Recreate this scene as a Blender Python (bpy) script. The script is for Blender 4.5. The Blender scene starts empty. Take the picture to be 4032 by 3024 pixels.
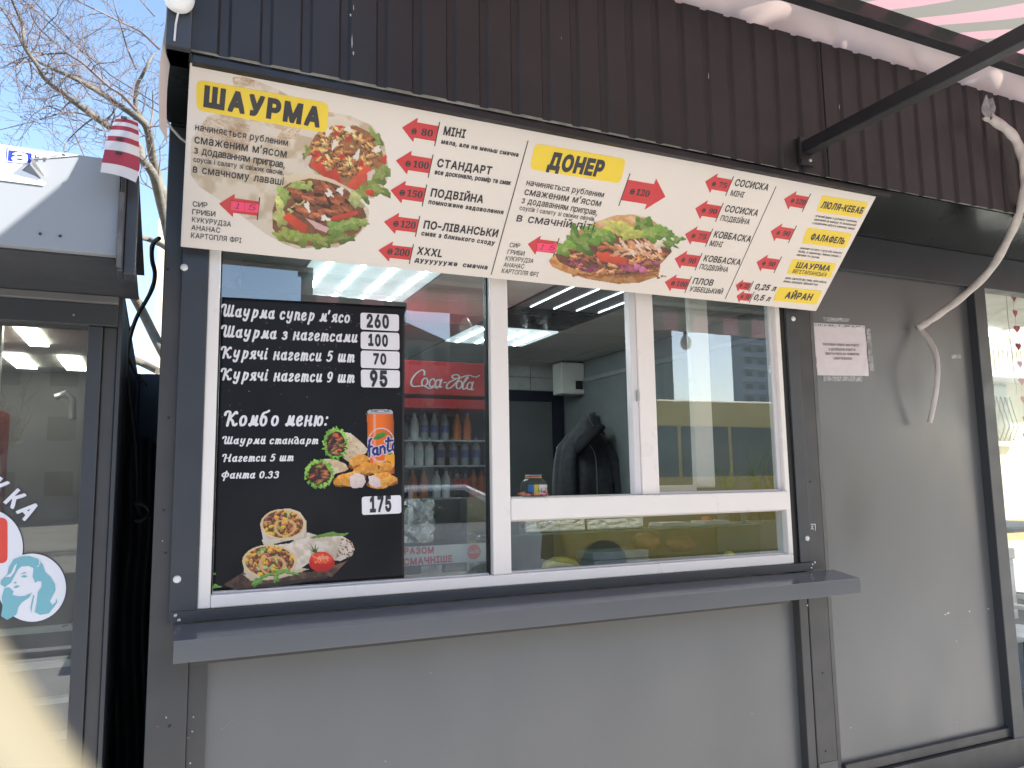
import bpy, math, random, os
import numpy as np
from mathutils import Matrix, Vector, Euler
from mathutils.geometry import tessellate_polygon, interpolate_bezier

# ------------------------------------------------------------------ camera
scene = bpy.context.scene
W_, H_, F_ = 4032.0, 3024.0, 3050.0            # measured frame and focal length (26 mm equivalent phone lens)
EYE = np.array([0.0, -2.81531, 1.55])
RIGHT = np.array([0.90994660, -0.41444268, -0.01531181])
DOWN = np.array([0.03690865, 0.11769969, -0.99236311])
FWD = np.array([0.41307982, 0.90243230, 0.12239695])
cam_data = bpy.data.cameras.new('camera')
cam_data.sensor_width = 36.0
cam_data.lens = F_ / W_ * 36.0
cam_data.clip_start = 0.02
cam_data.clip_end = 1000.0
cam_data.dof.use_dof = True
cam_data.dof.focus_distance = 3.3
cam_data.dof.aperture_fstop = 8.5
cam = bpy.data.objects.new('camera', cam_data)
scene.collection.objects.link(cam)
cam.matrix_world = Matrix([[RIGHT[i], -DOWN[i], -FWD[i], EYE[i]] for i in range(3)] + [[0, 0, 0, 1]])
scene.camera = cam

# ------------------------------------------------------------------ sky, sun, exposure
SUN = Vector((1.53, -1.0, 1.38)).normalized()      # towards the sun: high, in front of the kiosks and to the right
sun_el = math.asin(SUN.z)
world = bpy.data.worlds.new('World'); scene.world = world; world.use_nodes = True
wn = world.node_tree.nodes; wl = world.node_tree.links
sky = wn.new('ShaderNodeTexSky'); sky.sky_type = 'NISHITA'; sky.sun_disc = False
sky.sun_elevation = sun_el
sky.sun_rotation = math.atan2(SUN.x, SUN.y)
sky.altitude = 120; sky.air_density = 1.0; sky.dust_density = 0.9; sky.ozone_density = 1.0
wl.new(sky.outputs[0], wn['Background'].inputs[0]); wn['Background'].inputs[1].default_value = 0.10
sd = bpy.data.lights.new('sun', 'SUN'); sd.energy = 4.6; sd.angle = math.radians(0.53); sd.color = (1.0, 0.955, 0.89)
so = bpy.data.objects.new('sun', sd); scene.collection.objects.link(so)
so.rotation_euler = SUN.to_track_quat('Z', 'Y').to_euler(); so.location = (6, -8, 9)
scene.view_settings.view_transform = 'Standard'; scene.view_settings.look = 'None'
scene.view_settings.exposure = 1.9; scene.view_settings.gamma = 1.0
scene.render.engine = 'CYCLES'
cy = scene.cycles
cy.use_denoising = True
cy.max_bounces = 10; cy.diffuse_bounces = 4; cy.glossy_bounces = 5; cy.transmission_bounces = 6; cy.transparent_max_bounces = 14
cy.caustics_reflective = False; cy.caustics_refractive = False; cy.sample_clamp_indirect = 6.0

# ------------------------------------------------------------------ measuring helpers
def ray(px, py):
    a = np.asarray(px, float); b = np.asarray(py, float)
    return ((a - W_/2)/F_)[..., None]*RIGHT + ((b - H_/2)/F_)[..., None]*DOWN + FWD
def at(px, py, y=0.0):
    """real-world point of a measured direction on the vertical plane y"""
    d = ray(px, py); t = (y - EYE[1])/d[1]; return Vector(EYE + t*d)
def at_z(px, py, z):
    d = ray(px, py); t = (z - EYE[2])/d[2]; return Vector(EYE + t*d)
class Plane:
    def __init__(s, o, eu, ev):
        s.o = np.array(o, float); s.eu = np.array(eu, float); s.ev = np.array(ev, float)
        s.eu /= np.linalg.norm(s.eu); s.ev /= np.linalg.norm(s.ev); s.n = np.cross(s.eu, s.ev)
    def uv(s, px, py):
        d = ray(px, py); t = ((s.o - EYE) @ s.n)/(d @ s.n)
        p = EYE + t[..., None]*d - s.o if d.ndim > 1 else EYE + t*d - s.o
        return np.stack([p @ s.eu, p @ s.ev], -1)
    def P(s, u, v, h=0.0):
        return s.o + np.multiply.outer(u, s.eu) + np.multiply.outer(v, s.ev) + h*s.n if np.ndim(u) else s.o + u*s.eu + v*s.ev + h*s.n
class Zoom:
    """a measured close-up: pixel offsets and magnification"""
    def __init__(s, x, y, m): s.x, s.y, s.m = x, y, m
    def __call__(s, X, Y): return (s.x + np.asarray(X, float)/s.m, s.y + np.asarray(Y, float)/s.m)

# ------------------------------------------------------------------ materials
def lin(c):
    return tuple(((v/255)/12.92 if v/255 <= .04045 else ((v/255 + .055)/1.055)**2.4) for v in c)
MATS = {}
def mat(name, col, rough=.5, metal=0.0, var=.12, scale=6.0, bump=0.0, bscale=60.0, spec=.5, emit=None, estr=0.0,
        rvar=.08, trans=0.0, sheen=0.0, stretch=(1, 1, 1), coat=0.0):
    if name in MATS: return MATS[name]
    m = bpy.data.materials.new(name); m.use_nodes = True; n = m.node_tree.nodes; l = m.node_tree.links
    b = n['Principled BSDF']; b.inputs['Metallic'].default_value = metal
    b.inputs['Specular IOR Level'].default_value = spec
    b.inputs['Coat Weight'].default_value = coat
    tc = n.new('ShaderNodeTexCoord'); mp = n.new('ShaderNodeMapping'); mp.inputs['Scale'].default_value = stretch
    l.new(tc.outputs['Object'], mp.inputs[0])
    nz = n.new('ShaderNodeTexNoise'); nz.inputs['Scale'].default_value = scale; nz.inputs['Detail'].default_value = 6; nz.inputs['Roughness'].default_value = .6
    l.new(mp.outputs[0], nz.inputs['Vector'])
    mr = n.new('ShaderNodeMapRange'); mr.inputs[1].default_value = .3; mr.inputs[2].default_value = .7
    mr.inputs[3].default_value = 1 - var; mr.inputs[4].default_value = 1 + var; l.new(nz.outputs[0], mr.inputs[0])
    mx = n.new('ShaderNodeMix'); mx.data_type = 'RGBA'; mx.blend_type = 'MULTIPLY'; mx.inputs['Factor'].default_value = 1
    mx.inputs['A'].default_value = (*col, 1); l.new(mr.outputs[0], mx.inputs['B']); l.new(mx.outputs['Result'], b.inputs['Base Color'])
    rr = n.new('ShaderNodeMapRange'); rr.inputs[1].default_value = .3; rr.inputs[2].default_value = .7
    rr.inputs[3].default_value = max(0, rough - rvar); rr.inputs[4].default_value = min(1, rough + rvar)
    nz2 = n.new('ShaderNodeTexNoise'); nz2.inputs['Scale'].default_value = scale*2.3; nz2.inputs['Detail'].default_value = 4
    l.new(mp.outputs[0], nz2.inputs['Vector']); l.new(nz2.outputs[0], rr.inputs[0]); l.new(rr.outputs[0], b.inputs['Roughness'])
    if bump:
        bz = n.new('ShaderNodeTexNoise'); bz.inputs['Scale'].default_value = bscale; bz.inputs['Detail'].default_value = 5
        l.new(mp.outputs[0], bz.inputs['Vector'])
        bp = n.new('ShaderNodeBump'); bp.inputs['Strength'].default_value = bump; bp.inputs['Distance'].default_value = .01
        l.new(bz.outputs[0], bp.inputs['Height']); l.new(bp.outputs[0], b.inputs['Normal'])
    if emit: b.inputs['Emission Color'].default_value = (*emit, 1); b.inputs['Emission Strength'].default_value = estr
    if trans: b.inputs['Transmission Weight'].default_value = trans
    if sheen: b.inputs['Sheen Weight'].default_value = sheen
    MATS[name] = m; return m
def glass(name, tint=(.93, .96, .95), ior=1.9, rough=0.0, dirt=0.03):
    """window pane: see-through, mirror share by Fresnel, a thin film of street dust"""
    if name in MATS: return MATS[name]
    m = bpy.data.materials.new(name); m.use_nodes = True; n = m.node_tree.nodes; l = m.node_tree.links; n.remove(n['Principled BSDF'])
    out = n['Material Output']; tr = n.new('ShaderNodeBsdfTransparent'); tr.inputs[0].default_value = (*tint, 1)
    gl = n.new('ShaderNodeBsdfGlossy'); gl.inputs['Roughness'].default_value = rough; gl.inputs[0].default_value = (.95, .97, 1, 1)
    f0 = ((ior - 1)/(ior + 1))**2; lw = n.new('ShaderNodeLayerWeight'); lw.inputs[0].default_value = .5
    pw = n.new('ShaderNodeMath'); pw.operation = 'POWER'; pw.inputs[1].default_value = 5; l.new(lw.outputs['Facing'], pw.inputs[0])
    fr = n.new('ShaderNodeMapRange'); fr.inputs[3].default_value = f0; fr.inputs[4].default_value = 1; l.new(pw.outputs[0], fr.inputs[0])
    mx = n.new('ShaderNodeMixShader'); l.new(fr.outputs[0], mx.inputs[0]); l.new(tr.outputs[0], mx.inputs[1]); l.new(gl.outputs[0], mx.inputs[2])
    df = n.new('ShaderNodeBsdfDiffuse'); df.inputs[0].default_value = (.45, .45, .43, 1)
    nz = n.new('ShaderNodeTexNoise'); nz.inputs['Scale'].default_value = 9; nz.inputs['Detail'].default_value = 7
    tc = n.new('ShaderNodeTexCoord'); l.new(tc.outputs['Object'], nz.inputs['Vector'])
    mr = n.new('ShaderNodeMapRange'); mr.inputs[1].default_value = .35; mr.inputs[2].default_value = .75; mr.inputs[3].default_value = dirt*.3; mr.inputs[4].default_value = dirt
    l.new(nz.outputs[0], mr.inputs[0])
    m2 = n.new('ShaderNodeMixShader'); l.new(mr.outputs[0], m2.inputs[0]); l.new(mx.outputs[0], m2.inputs[1]); l.new(df.outputs[0], m2.inputs[2])
    l.new(m2.outputs[0], out.inputs[0]); MATS[name] = m; return m
def print_mat(name, rough=.45):
    if name in MATS: return MATS[name]
    m = bpy.data.materials.new(name); m.use_nodes = True; n = m.node_tree.nodes; l = m.node_tree.links
    a = n.new('ShaderNodeAttribute'); a.attribute_name = 'ink'; l.new(a.outputs['Color'], n['Principled BSDF'].inputs['Base Color'])
    n['Principled BSDF'].inputs['Roughness'].default_value = rough; MATS[name] = m; return m

# ------------------------------------------------------------------ mesh helpers
COL = scene.collection
class MB:
    def __init__(s): s.v = []; s.f = []
    def add(s, vs, fs):
        k = len(s.v); s.v += [tuple(map(float, p)) for p in vs]; s.f += [tuple(i + k for i in f) for f in fs]; return s
    def box(s, x0, x1, y0, y1, z0, z1):
        return s.add([(x0,y0,z0),(x1,y0,z0),(x1,y1,z0),(x0,y1,z0),(x0,y0,z1),(x1,y0,z1),(x1,y1,z1),(x0,y1,z1)],
                     [(0,3,2,1),(4,5,6,7),(0,1,5,4),(1,2,6,5),(2,3,7,6),(3,0,4,7)])
    def hexa(s, a, b):
        """prism between two quads of points"""
        n = len(a)
        return s.add(list(a) + list(b), [tuple(range(n))[::-1], tuple(range(n, 2*n))] + [(i, (i+1) % n, n + (i+1) % n, n + i) for i in range(n)])
    def tube(s, path, r, n=8, caps=True, squash=None):
        path = [Vector(p) for p in path]; m = len(path)
        rs = r if isinstance(r, (list, tuple)) else [r]*m
        t0 = (path[1] - path[0]).normalized(); up = Vector((0, 0, 1)) if abs(t0.z) < .9 else Vector((1, 0, 0))
        nx = t0.cross(up).normalized(); vs = []; fs = []
        for i, p in enumerate(path):
            t = (path[min(i+1, m-1)] - path[max(i-1, 0)]).normalized()
            nx = (nx - t*nx.dot(t)); nx = nx.normalized() if nx.length > 1e-6 else t.orthogonal().normalized()
            ny = t.cross(nx)
            for k in range(n):
                a = 2*math.pi*k/n + (math.pi/4 if n == 4 else 0)
                q = p + rs[i]*(math.cos(a)*nx + math.sin(a)*ny*(squash or 1)); vs.append(q)
        for i in range(m-1):
            for k in range(n): fs.append((i*n+k, i*n+(k+1) % n, (i+1)*n+(k+1) % n, (i+1)*n+k))
        if caps: fs += [tuple(range(n))[::-1], tuple(range((m-1)*n, m*n))]
        return s.add(vs, fs)
    def lathe(s, prof, c, n=20, axis='z', sx=1.0, sy=1.0):
        """prof: (radius, height) pairs from bottom to top"""
        vs = []; fs = []; m = len(prof)
        for r, h in prof:
            for k in range(n):
                a = 2*math.pi*k/n; p = (r*math.cos(a)*sx, r*math.sin(a)*sy, h)
                if axis == 'y': p = (p[0], -p[2], p[1])
                if axis == 'x': p = (p[2], p[0], p[1])
                vs.append((c[0]+p[0], c[1]+p[1], c[2]+p[2]))
        for i in range(m-1):
            for k in range(n): fs.append((i*n+k, i*n+(k+1) % n, (i+1)*n+(k+1) % n, (i+1)*n+k))
        fs += [tuple(range(n))[::-1], tuple(range((m-1)*n, m*n))]
        return s.add(vs, fs)
    def grid(s, fn, nu, nv, thick=None):
        """fn(u,v) in 0..1 -> point"""
        P = [[Vector(fn(i/nu, j/nv)) for j in range(nv+1)] for i in range(nu+1)]
        idx = lambda i, j: i*(nv+1) + j
        s.add([p for row in P for p in row], [(idx(i, j), idx(i+1, j), idx(i+1, j+1), idx(i, j+1)) for i in range(nu) for j in range(nv)])
        return s
    def poly(s, pl, pts, h0, h1):
        """flat plate with outline pts (u,v) on a plane, from height h0 to h1 off it"""
        a = [pl.P(u, v, h0) for u, v in pts]; b = [pl.P(u, v, h1) for u, v in pts]; n = len(pts)
        tri = tessellate_polygon([[Vector((u, v, 0)) for u, v in pts]])
        area = sum(pts[i][0]*pts[(i+1) % n][1] - pts[(i+1) % n][0]*pts[i][1] for i in range(n))
        fs = []
        for t in tri:
            p, q, r = (pts[i] for i in t)
            if (q[0]-p[0])*(r[1]-p[1]) - (q[1]-p[1])*(r[0]-p[0]) < 0: t = t[::-1]
            fs.append(tuple(n + i for i in t)); fs.append(tuple(t[::-1]))
        side = [(i, (i+1) % n, n + (i+1) % n, n + i) for i in range(n)]
        if area < 0: side = [f[::-1] for f in side]
        return s.add(a + b, fs + side)
    def build(s, name, m, parent=None, smooth=False, bev=0.0, seg=2):
        me = bpy.data.meshes.new(name); me.from_pydata(s.v, [], s.f); me.update()
        o = bpy.data.objects.new(name, me); COL.objects.link(o)
        if m is not None: me.materials.append(m)
        if smooth:
            me.polygons.foreach_set('use_smooth', [True]*len(me.polygons))
            if smooth != 'all':
                md = o.modifiers.new('edges', 'EDGE_SPLIT'); md.split_angle = math.radians(42)
        if bev:
            md = o.modifiers.new('bevel', 'BEVEL'); md.width = bev; md.segments = seg; md.limit_method = 'ANGLE'; md.angle_limit = math.radians(40)
        if parent is not None: attach(o, parent)
        return o
def attach(o, parent):
    o.parent = parent; o.matrix_parent_inverse = WORLD_INV.get(parent.name, Matrix.Identity(4))
WORLD_INV = {}
def tag(o, label, cat, group=None, kind=None):
    o['label'] = label; o['category'] = cat
    if group: o['group'] = group
    if kind: o['kind'] = kind
    return o
def thing(name, label, cat, loc=(0, 0, 0), group=None):
    o = bpy.data.objects.new(name, None); COL.objects.link(o); o.location = loc; o.empty_display_size = .1
    WORLD_INV[o.name] = Matrix.Translation(-Vector(loc)); return tag(o, label, cat, group)
def struct(o): o['kind'] = 'structure'; return o
def rounded(x0, y0, x1, y1, r, n=5):
    out = []
    for cx, cy_, a0 in ((x1-r, y1-r, 0), (x0+r, y1-r, 90), (x0+r, y0+r, 180), (x1-r, y0+r, 270)):
        for k in range(n+1):
            a = math.radians(a0 + 90*k/n); out.append((cx + r*math.cos(a), cy_ + r*math.sin(a)))
    return out
def round_quad(q, r, n=4):
    """rounded quadrilateral through any four (u,v) corners"""
    out = []
    for i in range(4):
        p = np.array(q[i]); a = np.array(q[i-1]) - p; b = np.array(q[(i+1) % 4]) - p
        a = p + a/np.linalg.norm(a)*r; b = p + b/np.linalg.norm(b)*r
        for k in range(n+1):
            t = k/n; out.append(tuple((1-t)**2*a + 2*t*(1-t)*p + t*t*b))
    return out

# ------------------------------------------------------------------ lettering
def _font(fn):
    try: return bpy.data.fonts.load(os.path.join(bpy.utils.system_resource('DATAFILES', path='fonts'), fn))
    except Exception: return None
SANS = _font('Inter.woff2')
_G = {}; _L = {}
def read_outlines(chars):
    """outlines of many characters at once: text objects are made, read and removed"""
    tmp = []
    for ch in chars:
        c = bpy.data.curves.new('g', 'FONT'); c.body = ch; c.size = 1
        if SANS and ord(ch) < 0x1D000: c.font = SANS
        o = bpy.data.objects.new('g', c); COL.objects.link(o); tmp.append((ch, o, c))
    dg = bpy.context.evaluated_depsgraph_get()
    for ch, o, c in tmp:
        ev = o.evaluated_get(dg); cu = ev.to_curve(dg); loops = []
        for sp in cu.splines:
            pts = []
            if sp.type == 'BEZIER':
                bp = sp.bezier_points; n = len(bp)
                for i in range(n):
                    a, b = bp[i], bp[(i+1) % n]
                    straight = (a.handle_right - a.co).length < 1e-5 and (b.handle_left - b.co).length < 1e-5
                    pts += [(p.x, p.y) for p in interpolate_bezier(a.co, a.handle_right, b.handle_left, b.co, 2 if straight else 5)[:-1]]
            else: pts = [(p.co.x, p.co.y) for p in sp.points]
            cl = []
            for p in pts:
                if not cl or math.hypot(p[0]-cl[-1][0], p[1]-cl[-1][1]) > 2e-3: cl.append(p)
            while len(cl) > 2 and math.hypot(cl[0][0]-cl[-1][0], cl[0][1]-cl[-1][1]) < 2e-3: cl.pop()
            if len(cl) > 2: loops.append(np.array(cl))
        ev.to_curve_clear(); _L[ch] = loops
    for ch, o, c in tmp: bpy.data.objects.remove(o); bpy.data.curves.remove(c)
read_outlines(sorted(set('АБВГДЕЄЖЗИІЙКЛМНОПРСТУФХЦЧШЬЮЯабвгдежзиійклмнопрстуфхцчшьюяєXLDE0123456789,.:-+₴’абвгдн𝟎𝟏𝟐𝟑𝟒𝟓𝟔𝟕𝟖𝟗𝓒𝓸𝓬𝓪𝓵')))
def glyph(ch, bold=0.0):
    """one character as filled bands, and its left/right/bottom/top"""
    key = (ch, round(bold, 4))
    if key in _G: return _G[key]
    if ch not in _L: read_outlines([ch])
    loops = list(_L[ch])
    area = lambda p: .5*float(np.sum(p[:, 0]*np.roll(p[:, 1], -1) - np.roll(p[:, 0], -1)*p[:, 1]))
    if not loops: _G[key] = (np.zeros((0, 2)), (0, .25, 0, 0)); return _G[key]
    loops = [p if area(p) > 0 else p[::-1] for p in loops]
    def inside(P, q):
        c_ = np.zeros(len(P), bool)
        for i in range(len(q)):
            x1, y1 = q[i]; x2, y2 = q[i-1]
            if y1 == y2: continue
            c_ ^= ((y1 > P[:, 1]) != (y2 > P[:, 1])) & (P[:, 0] < (x2-x1)*(P[:, 1]-y1)/(y2-y1) + x1)
        return bool(c_.all())
    def grow(p, d):
        a = p - np.roll(p, 1, 0); b = np.roll(p, -1, 0) - p
        a /= np.linalg.norm(a, axis=1)[:, None] + 1e-9; b /= np.linalg.norm(b, axis=1)[:, None] + 1e-9
        m = np.stack([a[:, 1] + b[:, 1], -a[:, 0] - b[:, 0]], 1)
        k = np.clip(2/(np.sum(m*m, 1) + 1e-6), 0, 1.0); return p + m*k[:, None]*d
    par = [0]*len(loops) if ch.startswith('script') else [sum(1 for j in range(len(loops)) if j != i and inside(loops[i], loops[j])) for i in range(len(loops))]
    loops = [p if k % 2 == 0 else p[::-1] for p, k in zip(loops, par)]
    if bold: loops = [grow(p, bold) for p in loops]
    allp = np.concatenate(loops); E0 = np.concatenate(loops); E1 = np.concatenate([np.roll(p, -1, 0) for p in loops])
    lo, hi = allp[:, 1].min(), allp[:, 1].max()
    ys = [lo]
    for y in sorted(set(np.round(allp[:, 1], 4))):
        if y - ys[-1] > .011: ys.append(float(y))
    ys[-1] = hi
    quads = []                                          # horizontal bands, filled where the winding number is not zero
    for y0, y1 in zip(ys, ys[1:]):
        ym = (y0 + y1)/2; act = (E0[:, 1] > ym) != (E1[:, 1] > ym)
        p, q = E0[act], E1[act]; k = (q[:, 0]-p[:, 0])/(q[:, 1]-p[:, 1]); xm = p[:, 0] + k*(ym - p[:, 1])
        o_ = np.argsort(xm); wn_ = 0
        for i in o_:
            if wn_ == 0: st = i
            wn_ += 1 if p[i, 1] < q[i, 1] else -1
            if wn_ == 0:
                c_ = np.clip(k[[st, i]], -4, 4); h_ = (y1 - y0)/2
                quads.append(((xm[st] - c_[0]*h_, y0), (xm[i] - c_[1]*h_, y0), (xm[i] + c_[1]*h_, y1), (xm[st] + c_[0]*h_, y1)))
    _G[key] = (np.array(quads).reshape(-1, 2), (allp[:, 0].min(), allp[:, 0].max(), lo, hi)); return _G[key]
def pen(strokes, w=.150, k=1.0):
    """outline loops of round-ended pen strokes (x-height 1), joined by the band filler"""
    loops = []
    for st in strokes:
        P = [Vector((x, y, 0)) for x, y in st]
        if len(P) > 2:
            Q = []
            for i in range(len(P)-1):
                a, b, c, d = P[max(i-1, 0)], P[i], P[i+1], P[min(i+2, len(P)-1)]
                for s_ in range(4): t = s_/4; Q.append(.5*((2*b) + (c-a)*t + (2*a-5*b+4*c-d)*t*t + (3*b-a-3*c+d)*t**3))
            P = Q + [P[-1]]
        for p, q in zip(P, P[1:]):
            d = (q - p).to_2d()
            if d.length < 1e-4: continue
            ang = math.atan2(d.y, d.x); wv = w*(.62 + .38*abs(math.sin(ang)))      # thick down-strokes, thin joins
            loops.append([(e.x + wv*math.cos(ang + o_ + t_), e.y + wv*math.sin(ang + o_ + t_)) for e, o_ in ((q, -math.pi/2), (p, math.pi/2)) for t_ in np.linspace(0, math.pi, 7)])
    return [np.array([(x*SXH*k + .16*y*SXH, y*SXH) for x, y in lp]) for lp in loops]
def ell(cx, cy, rx, ry, a0=0, a1=360, n=14): return [(cx + rx*math.cos(math.radians(a0 + (a1-a0)*i/n)), cy + ry*math.sin(math.radians(a0 + (a1-a0)*i/n))) for i in range(n+1)]
SXH = .42
SCRIPT = {'Ш': [[(-.42, 1.12), (-.36, 1.36), (-.12, 1.46), (.08, 1.3), (.05, .4), (.16, .06), (.32, .05), (.52, .4)], [(.6, 1.36), (.55, .4), (.66, .06), (.82, .05), (1.02, .4)], [(1.1, 1.36), (1.05, .3), (1.15, .03), (1.34, .12)]],
  'К': [[(-.42, 1.12), (-.36, 1.36), (-.12, 1.46), (.1, 1.3), (.06, .7), (.0, .02)], [(.86, 1.28), (.72, 1.4), (.5, 1.15), (.12, .72)], [(.16, .74), (.5, .45), (.66, .08), (.84, .03), (.98, .16)]],
  'Н': [[(-.42, 1.12), (-.36, 1.36), (-.12, 1.46), (.1, 1.3), (.05, .7), (.0, .02)], [(.04, .72), (.78, .74)], [(.92, 1.42), (.82, .3), (.9, .03), (1.06, .12)]],
  'Ф': [[(.56, 1.4), (.46, .5), (.40, -.42)], ell(.48, .68, .52, .44, 60, 420)],
  'ш': [[(.05, .98), (.0, .3), (.1, .04), (.24, .05), (.40, .4)], [(.47, .98), (.42, .3), (.52, .04), (.66, .05), (.82, .4)], [(.89, .98), (.84, .25), (.92, .03), (1.08, .12)]],
  'и': [[(.05, .98), (.0, .3), (.1, .04), (.26, .06), (.44, .4)], [(.53, .98), (.47, .25), (.55, .03), (.7, .12)]],
  'м': [[(-.08, .12), (.02, .02), (.12, .2), (.22, .96)], [(.22, .96), (.38, .14)], [(.38, .14), (.66, .96)], [(.66, .96), (.62, .25), (.7, .03), (.84, .12)]],
  'я': [[(.62, .98), (.56, .3), (.62, .03), (.76, .12)], [(.6, .95), (.34, .98), (.12, .78), (.24, .54), (.58, .5)], [(.34, .5), (.2, .14), (.02, .03)]],
  'н': [[(.05, .98), (.0, .02)], [(.03, .5), (.5, .54)], [(.58, .98), (.52, .25), (.6, .03), (.74, .12)]],
  'ч': [[(.06, .98), (.03, .66), (.16, .45), (.34, .46), (.52, .62)], [(.58, .98), (.52, .25), (.6, .03), (.74, .12)]],
  'ю': [[(.05, .98), (.0, .02)], [(.03, .5), (.28, .5)], ell(.56, .5, .27, .47)], 'о': [ell(.32, .5, .3, .47)],
  'б': [[(.8, 1.56), (.56, 1.42), (.2, 1.26), (.03, .7), (.05, .4)], ell(.34, .48, .29, .46)],
  'з': [[(.06, .82), (.26, .98), (.46, .82), (.36, .58), (.18, .53)], [(.22, .54), (.46, .44), (.46, .14), (.2, .0), (-.02, .14)]],
  'г': [[(.08, .78), (.2, .98), (.42, .94), (.44, .72), (.2, .4), (.04, .2), (.14, .02), (.36, .03), (.5, .16)]],
  'а': [ell(.28, .47, .27, .45, 40, 400), [(.58, .98), (.52, .25), (.6, .03), (.74, .12)]], 'у': [[(.04, .98), (.0, .5), (.1, .24), (.3, .26), (.5, .5)], [(.58, .98), (.5, .1), (.36, -.38), (.12, -.42), (.0, -.26)]],
  'р': [[(.1, 1.0), (.02, .2), (-.06, -.44)], [(.06, .55), (.2, .9), (.44, .96), (.58, .7), (.46, .2), (.22, .04), (.06, .2)]], 'с': [[(.52, .78), (.38, .96), (.14, .86), (.02, .5), (.12, .1), (.34, .02), (.54, .18)]],
  'п': [[(.06, .98), (.0, .02)], [(.03, .6), (.22, .92), (.44, .94), (.52, .7), (.46, .2), (.54, .03), (.68, .12)]], 'е': [[(.06, .44), (.36, .54), (.5, .76), (.36, .97), (.12, .86), (.01, .45), (.14, .08), (.36, .02), (.56, .2)]],
  'т': [[(.06, .98), (.0, .02)], [(.03, .6), (.2, .92), (.36, .92), (.40, .6), (.36, .02)], [(.39, .6), (.56, .92), (.74, .92), (.8, .65), (.74, .2), (.82, .03), (.96, .12)]],
  'і': [[(.06, .98), (.0, .25), (.08, .03), (.22, .12)], [(.11, 1.36), (.115, 1.38)]], 'д': [ell(.3, .46, .28, .44, 40, 400), [(.6, .5), (.52, .85), (.3, 1.3), (.02, 1.44), (-.12, 1.3)], [(.56, .6), (.52, .25), (.6, .03), (.74, .12)]],
  "'": [[(.14, 1.44), (.06, 1.1)]], ':': [[(.08, .84), (.085, .86)], [(.0, .1), (.005, .12)]], '.': [[(.0, .06), (.005, .08)]],
  '5': [[(.66, 1.34), (.24, 1.32), (.14, .78)], [(.14, .78), (.4, .9), (.62, .66), (.54, .2), (.24, .0), (-.02, .16)]], '9': [ell(.36, .92, .28, .4), [(.62, 1.1), (.6, .5), (.36, .05), (.08, .06)]],
  '0': [ell(.36, .68, .32, .64)], '3': [[(.06, 1.1), (.3, 1.34), (.58, 1.12), (.46, .8), (.24, .74)], [(.28, .76), (.58, .62), (.58, .2), (.26, .0), (-.02, .18)]]}
def shift(st, dx, dy=0, k=1.0): return [[(x*k + dx, y*k + dy) for x, y in s_] for s_ in st]
BRAND = shift([[(1.25, 1.35), (1.2, 1.75), (.9, 1.9), (.45, 1.5), (.12, .8), (.1, .2), (.4, -.12), (.9, -.05), (1.5, .02), (2.1, -.22), (2.5, -.02), (2.95, -.12)]], 0) \
    + shift(SCRIPT['о'], 1.15) + shift(SCRIPT['с'], 1.95) + shift(SCRIPT['а'], 2.6) + [[(3.45, .62), (3.75, .66)]] \
    + shift([[(.95, 1.2), (.7, 1.0), (.3, .7), (.1, .25), (.25, -.05), (.6, .1), (.95, .6), (1.3, 1.3), (1.0, 1.7), (.5, 1.55), (.6, 1.25), (1.2, 1.3), (2.2, 1.75), (3.0, 1.6), (3.4, 1.85)]], 3.75) \
    + shift(SCRIPT['о'], 4.85) + [[(5.75, 1.0), (5.95, 1.5), (5.8, 1.45), (5.6, .7), (5.62, .15), (5.8, .02), (6.0, .2)]] + shift(SCRIPT['а'], 6.05)
_L['script brand'] = pen(BRAND, .088)
for ch_, st_ in SCRIPT.items(): _L['script ' + ch_] = pen(st_)
def cursive(ch): return [('script ' + ch, 1, 1, 0, 0)]
def layout(txt, bold, script=False, gap=.075):
    if script == 'brand': q0, (l, r, b, tp) = glyph('script brand'); return [(q0, l, r, 1, 1, 0, 0.0)], r - l
    """list of (tri verts 2d), total width at em size 1"""
    x = 0.0; out = []; first = True
    for ch in txt:
        if ch == ' ': x += .26; continue
        if ch == '\u2009': x += .12; continue
        for (g, sx, sy, mir, turn) in (cursive(ch) if script else [(ch, 1, 1, 0, 0)]):
            outs, (l, r, b, t) = glyph(g, bold)
            w = (r - l)*sx
            out.append((outs, l, r, sx, sy, mir, x)); x += w + gap*(.45 if script else 1)
    return out, max(x - gap*(.45 if script else 1), .01)
CAP = glyph('Н')[1][3]; XH = glyph('н')[1][3]; SCAP = SXH*1.4; DCAP = glyph('𝟓')[1][3]
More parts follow.
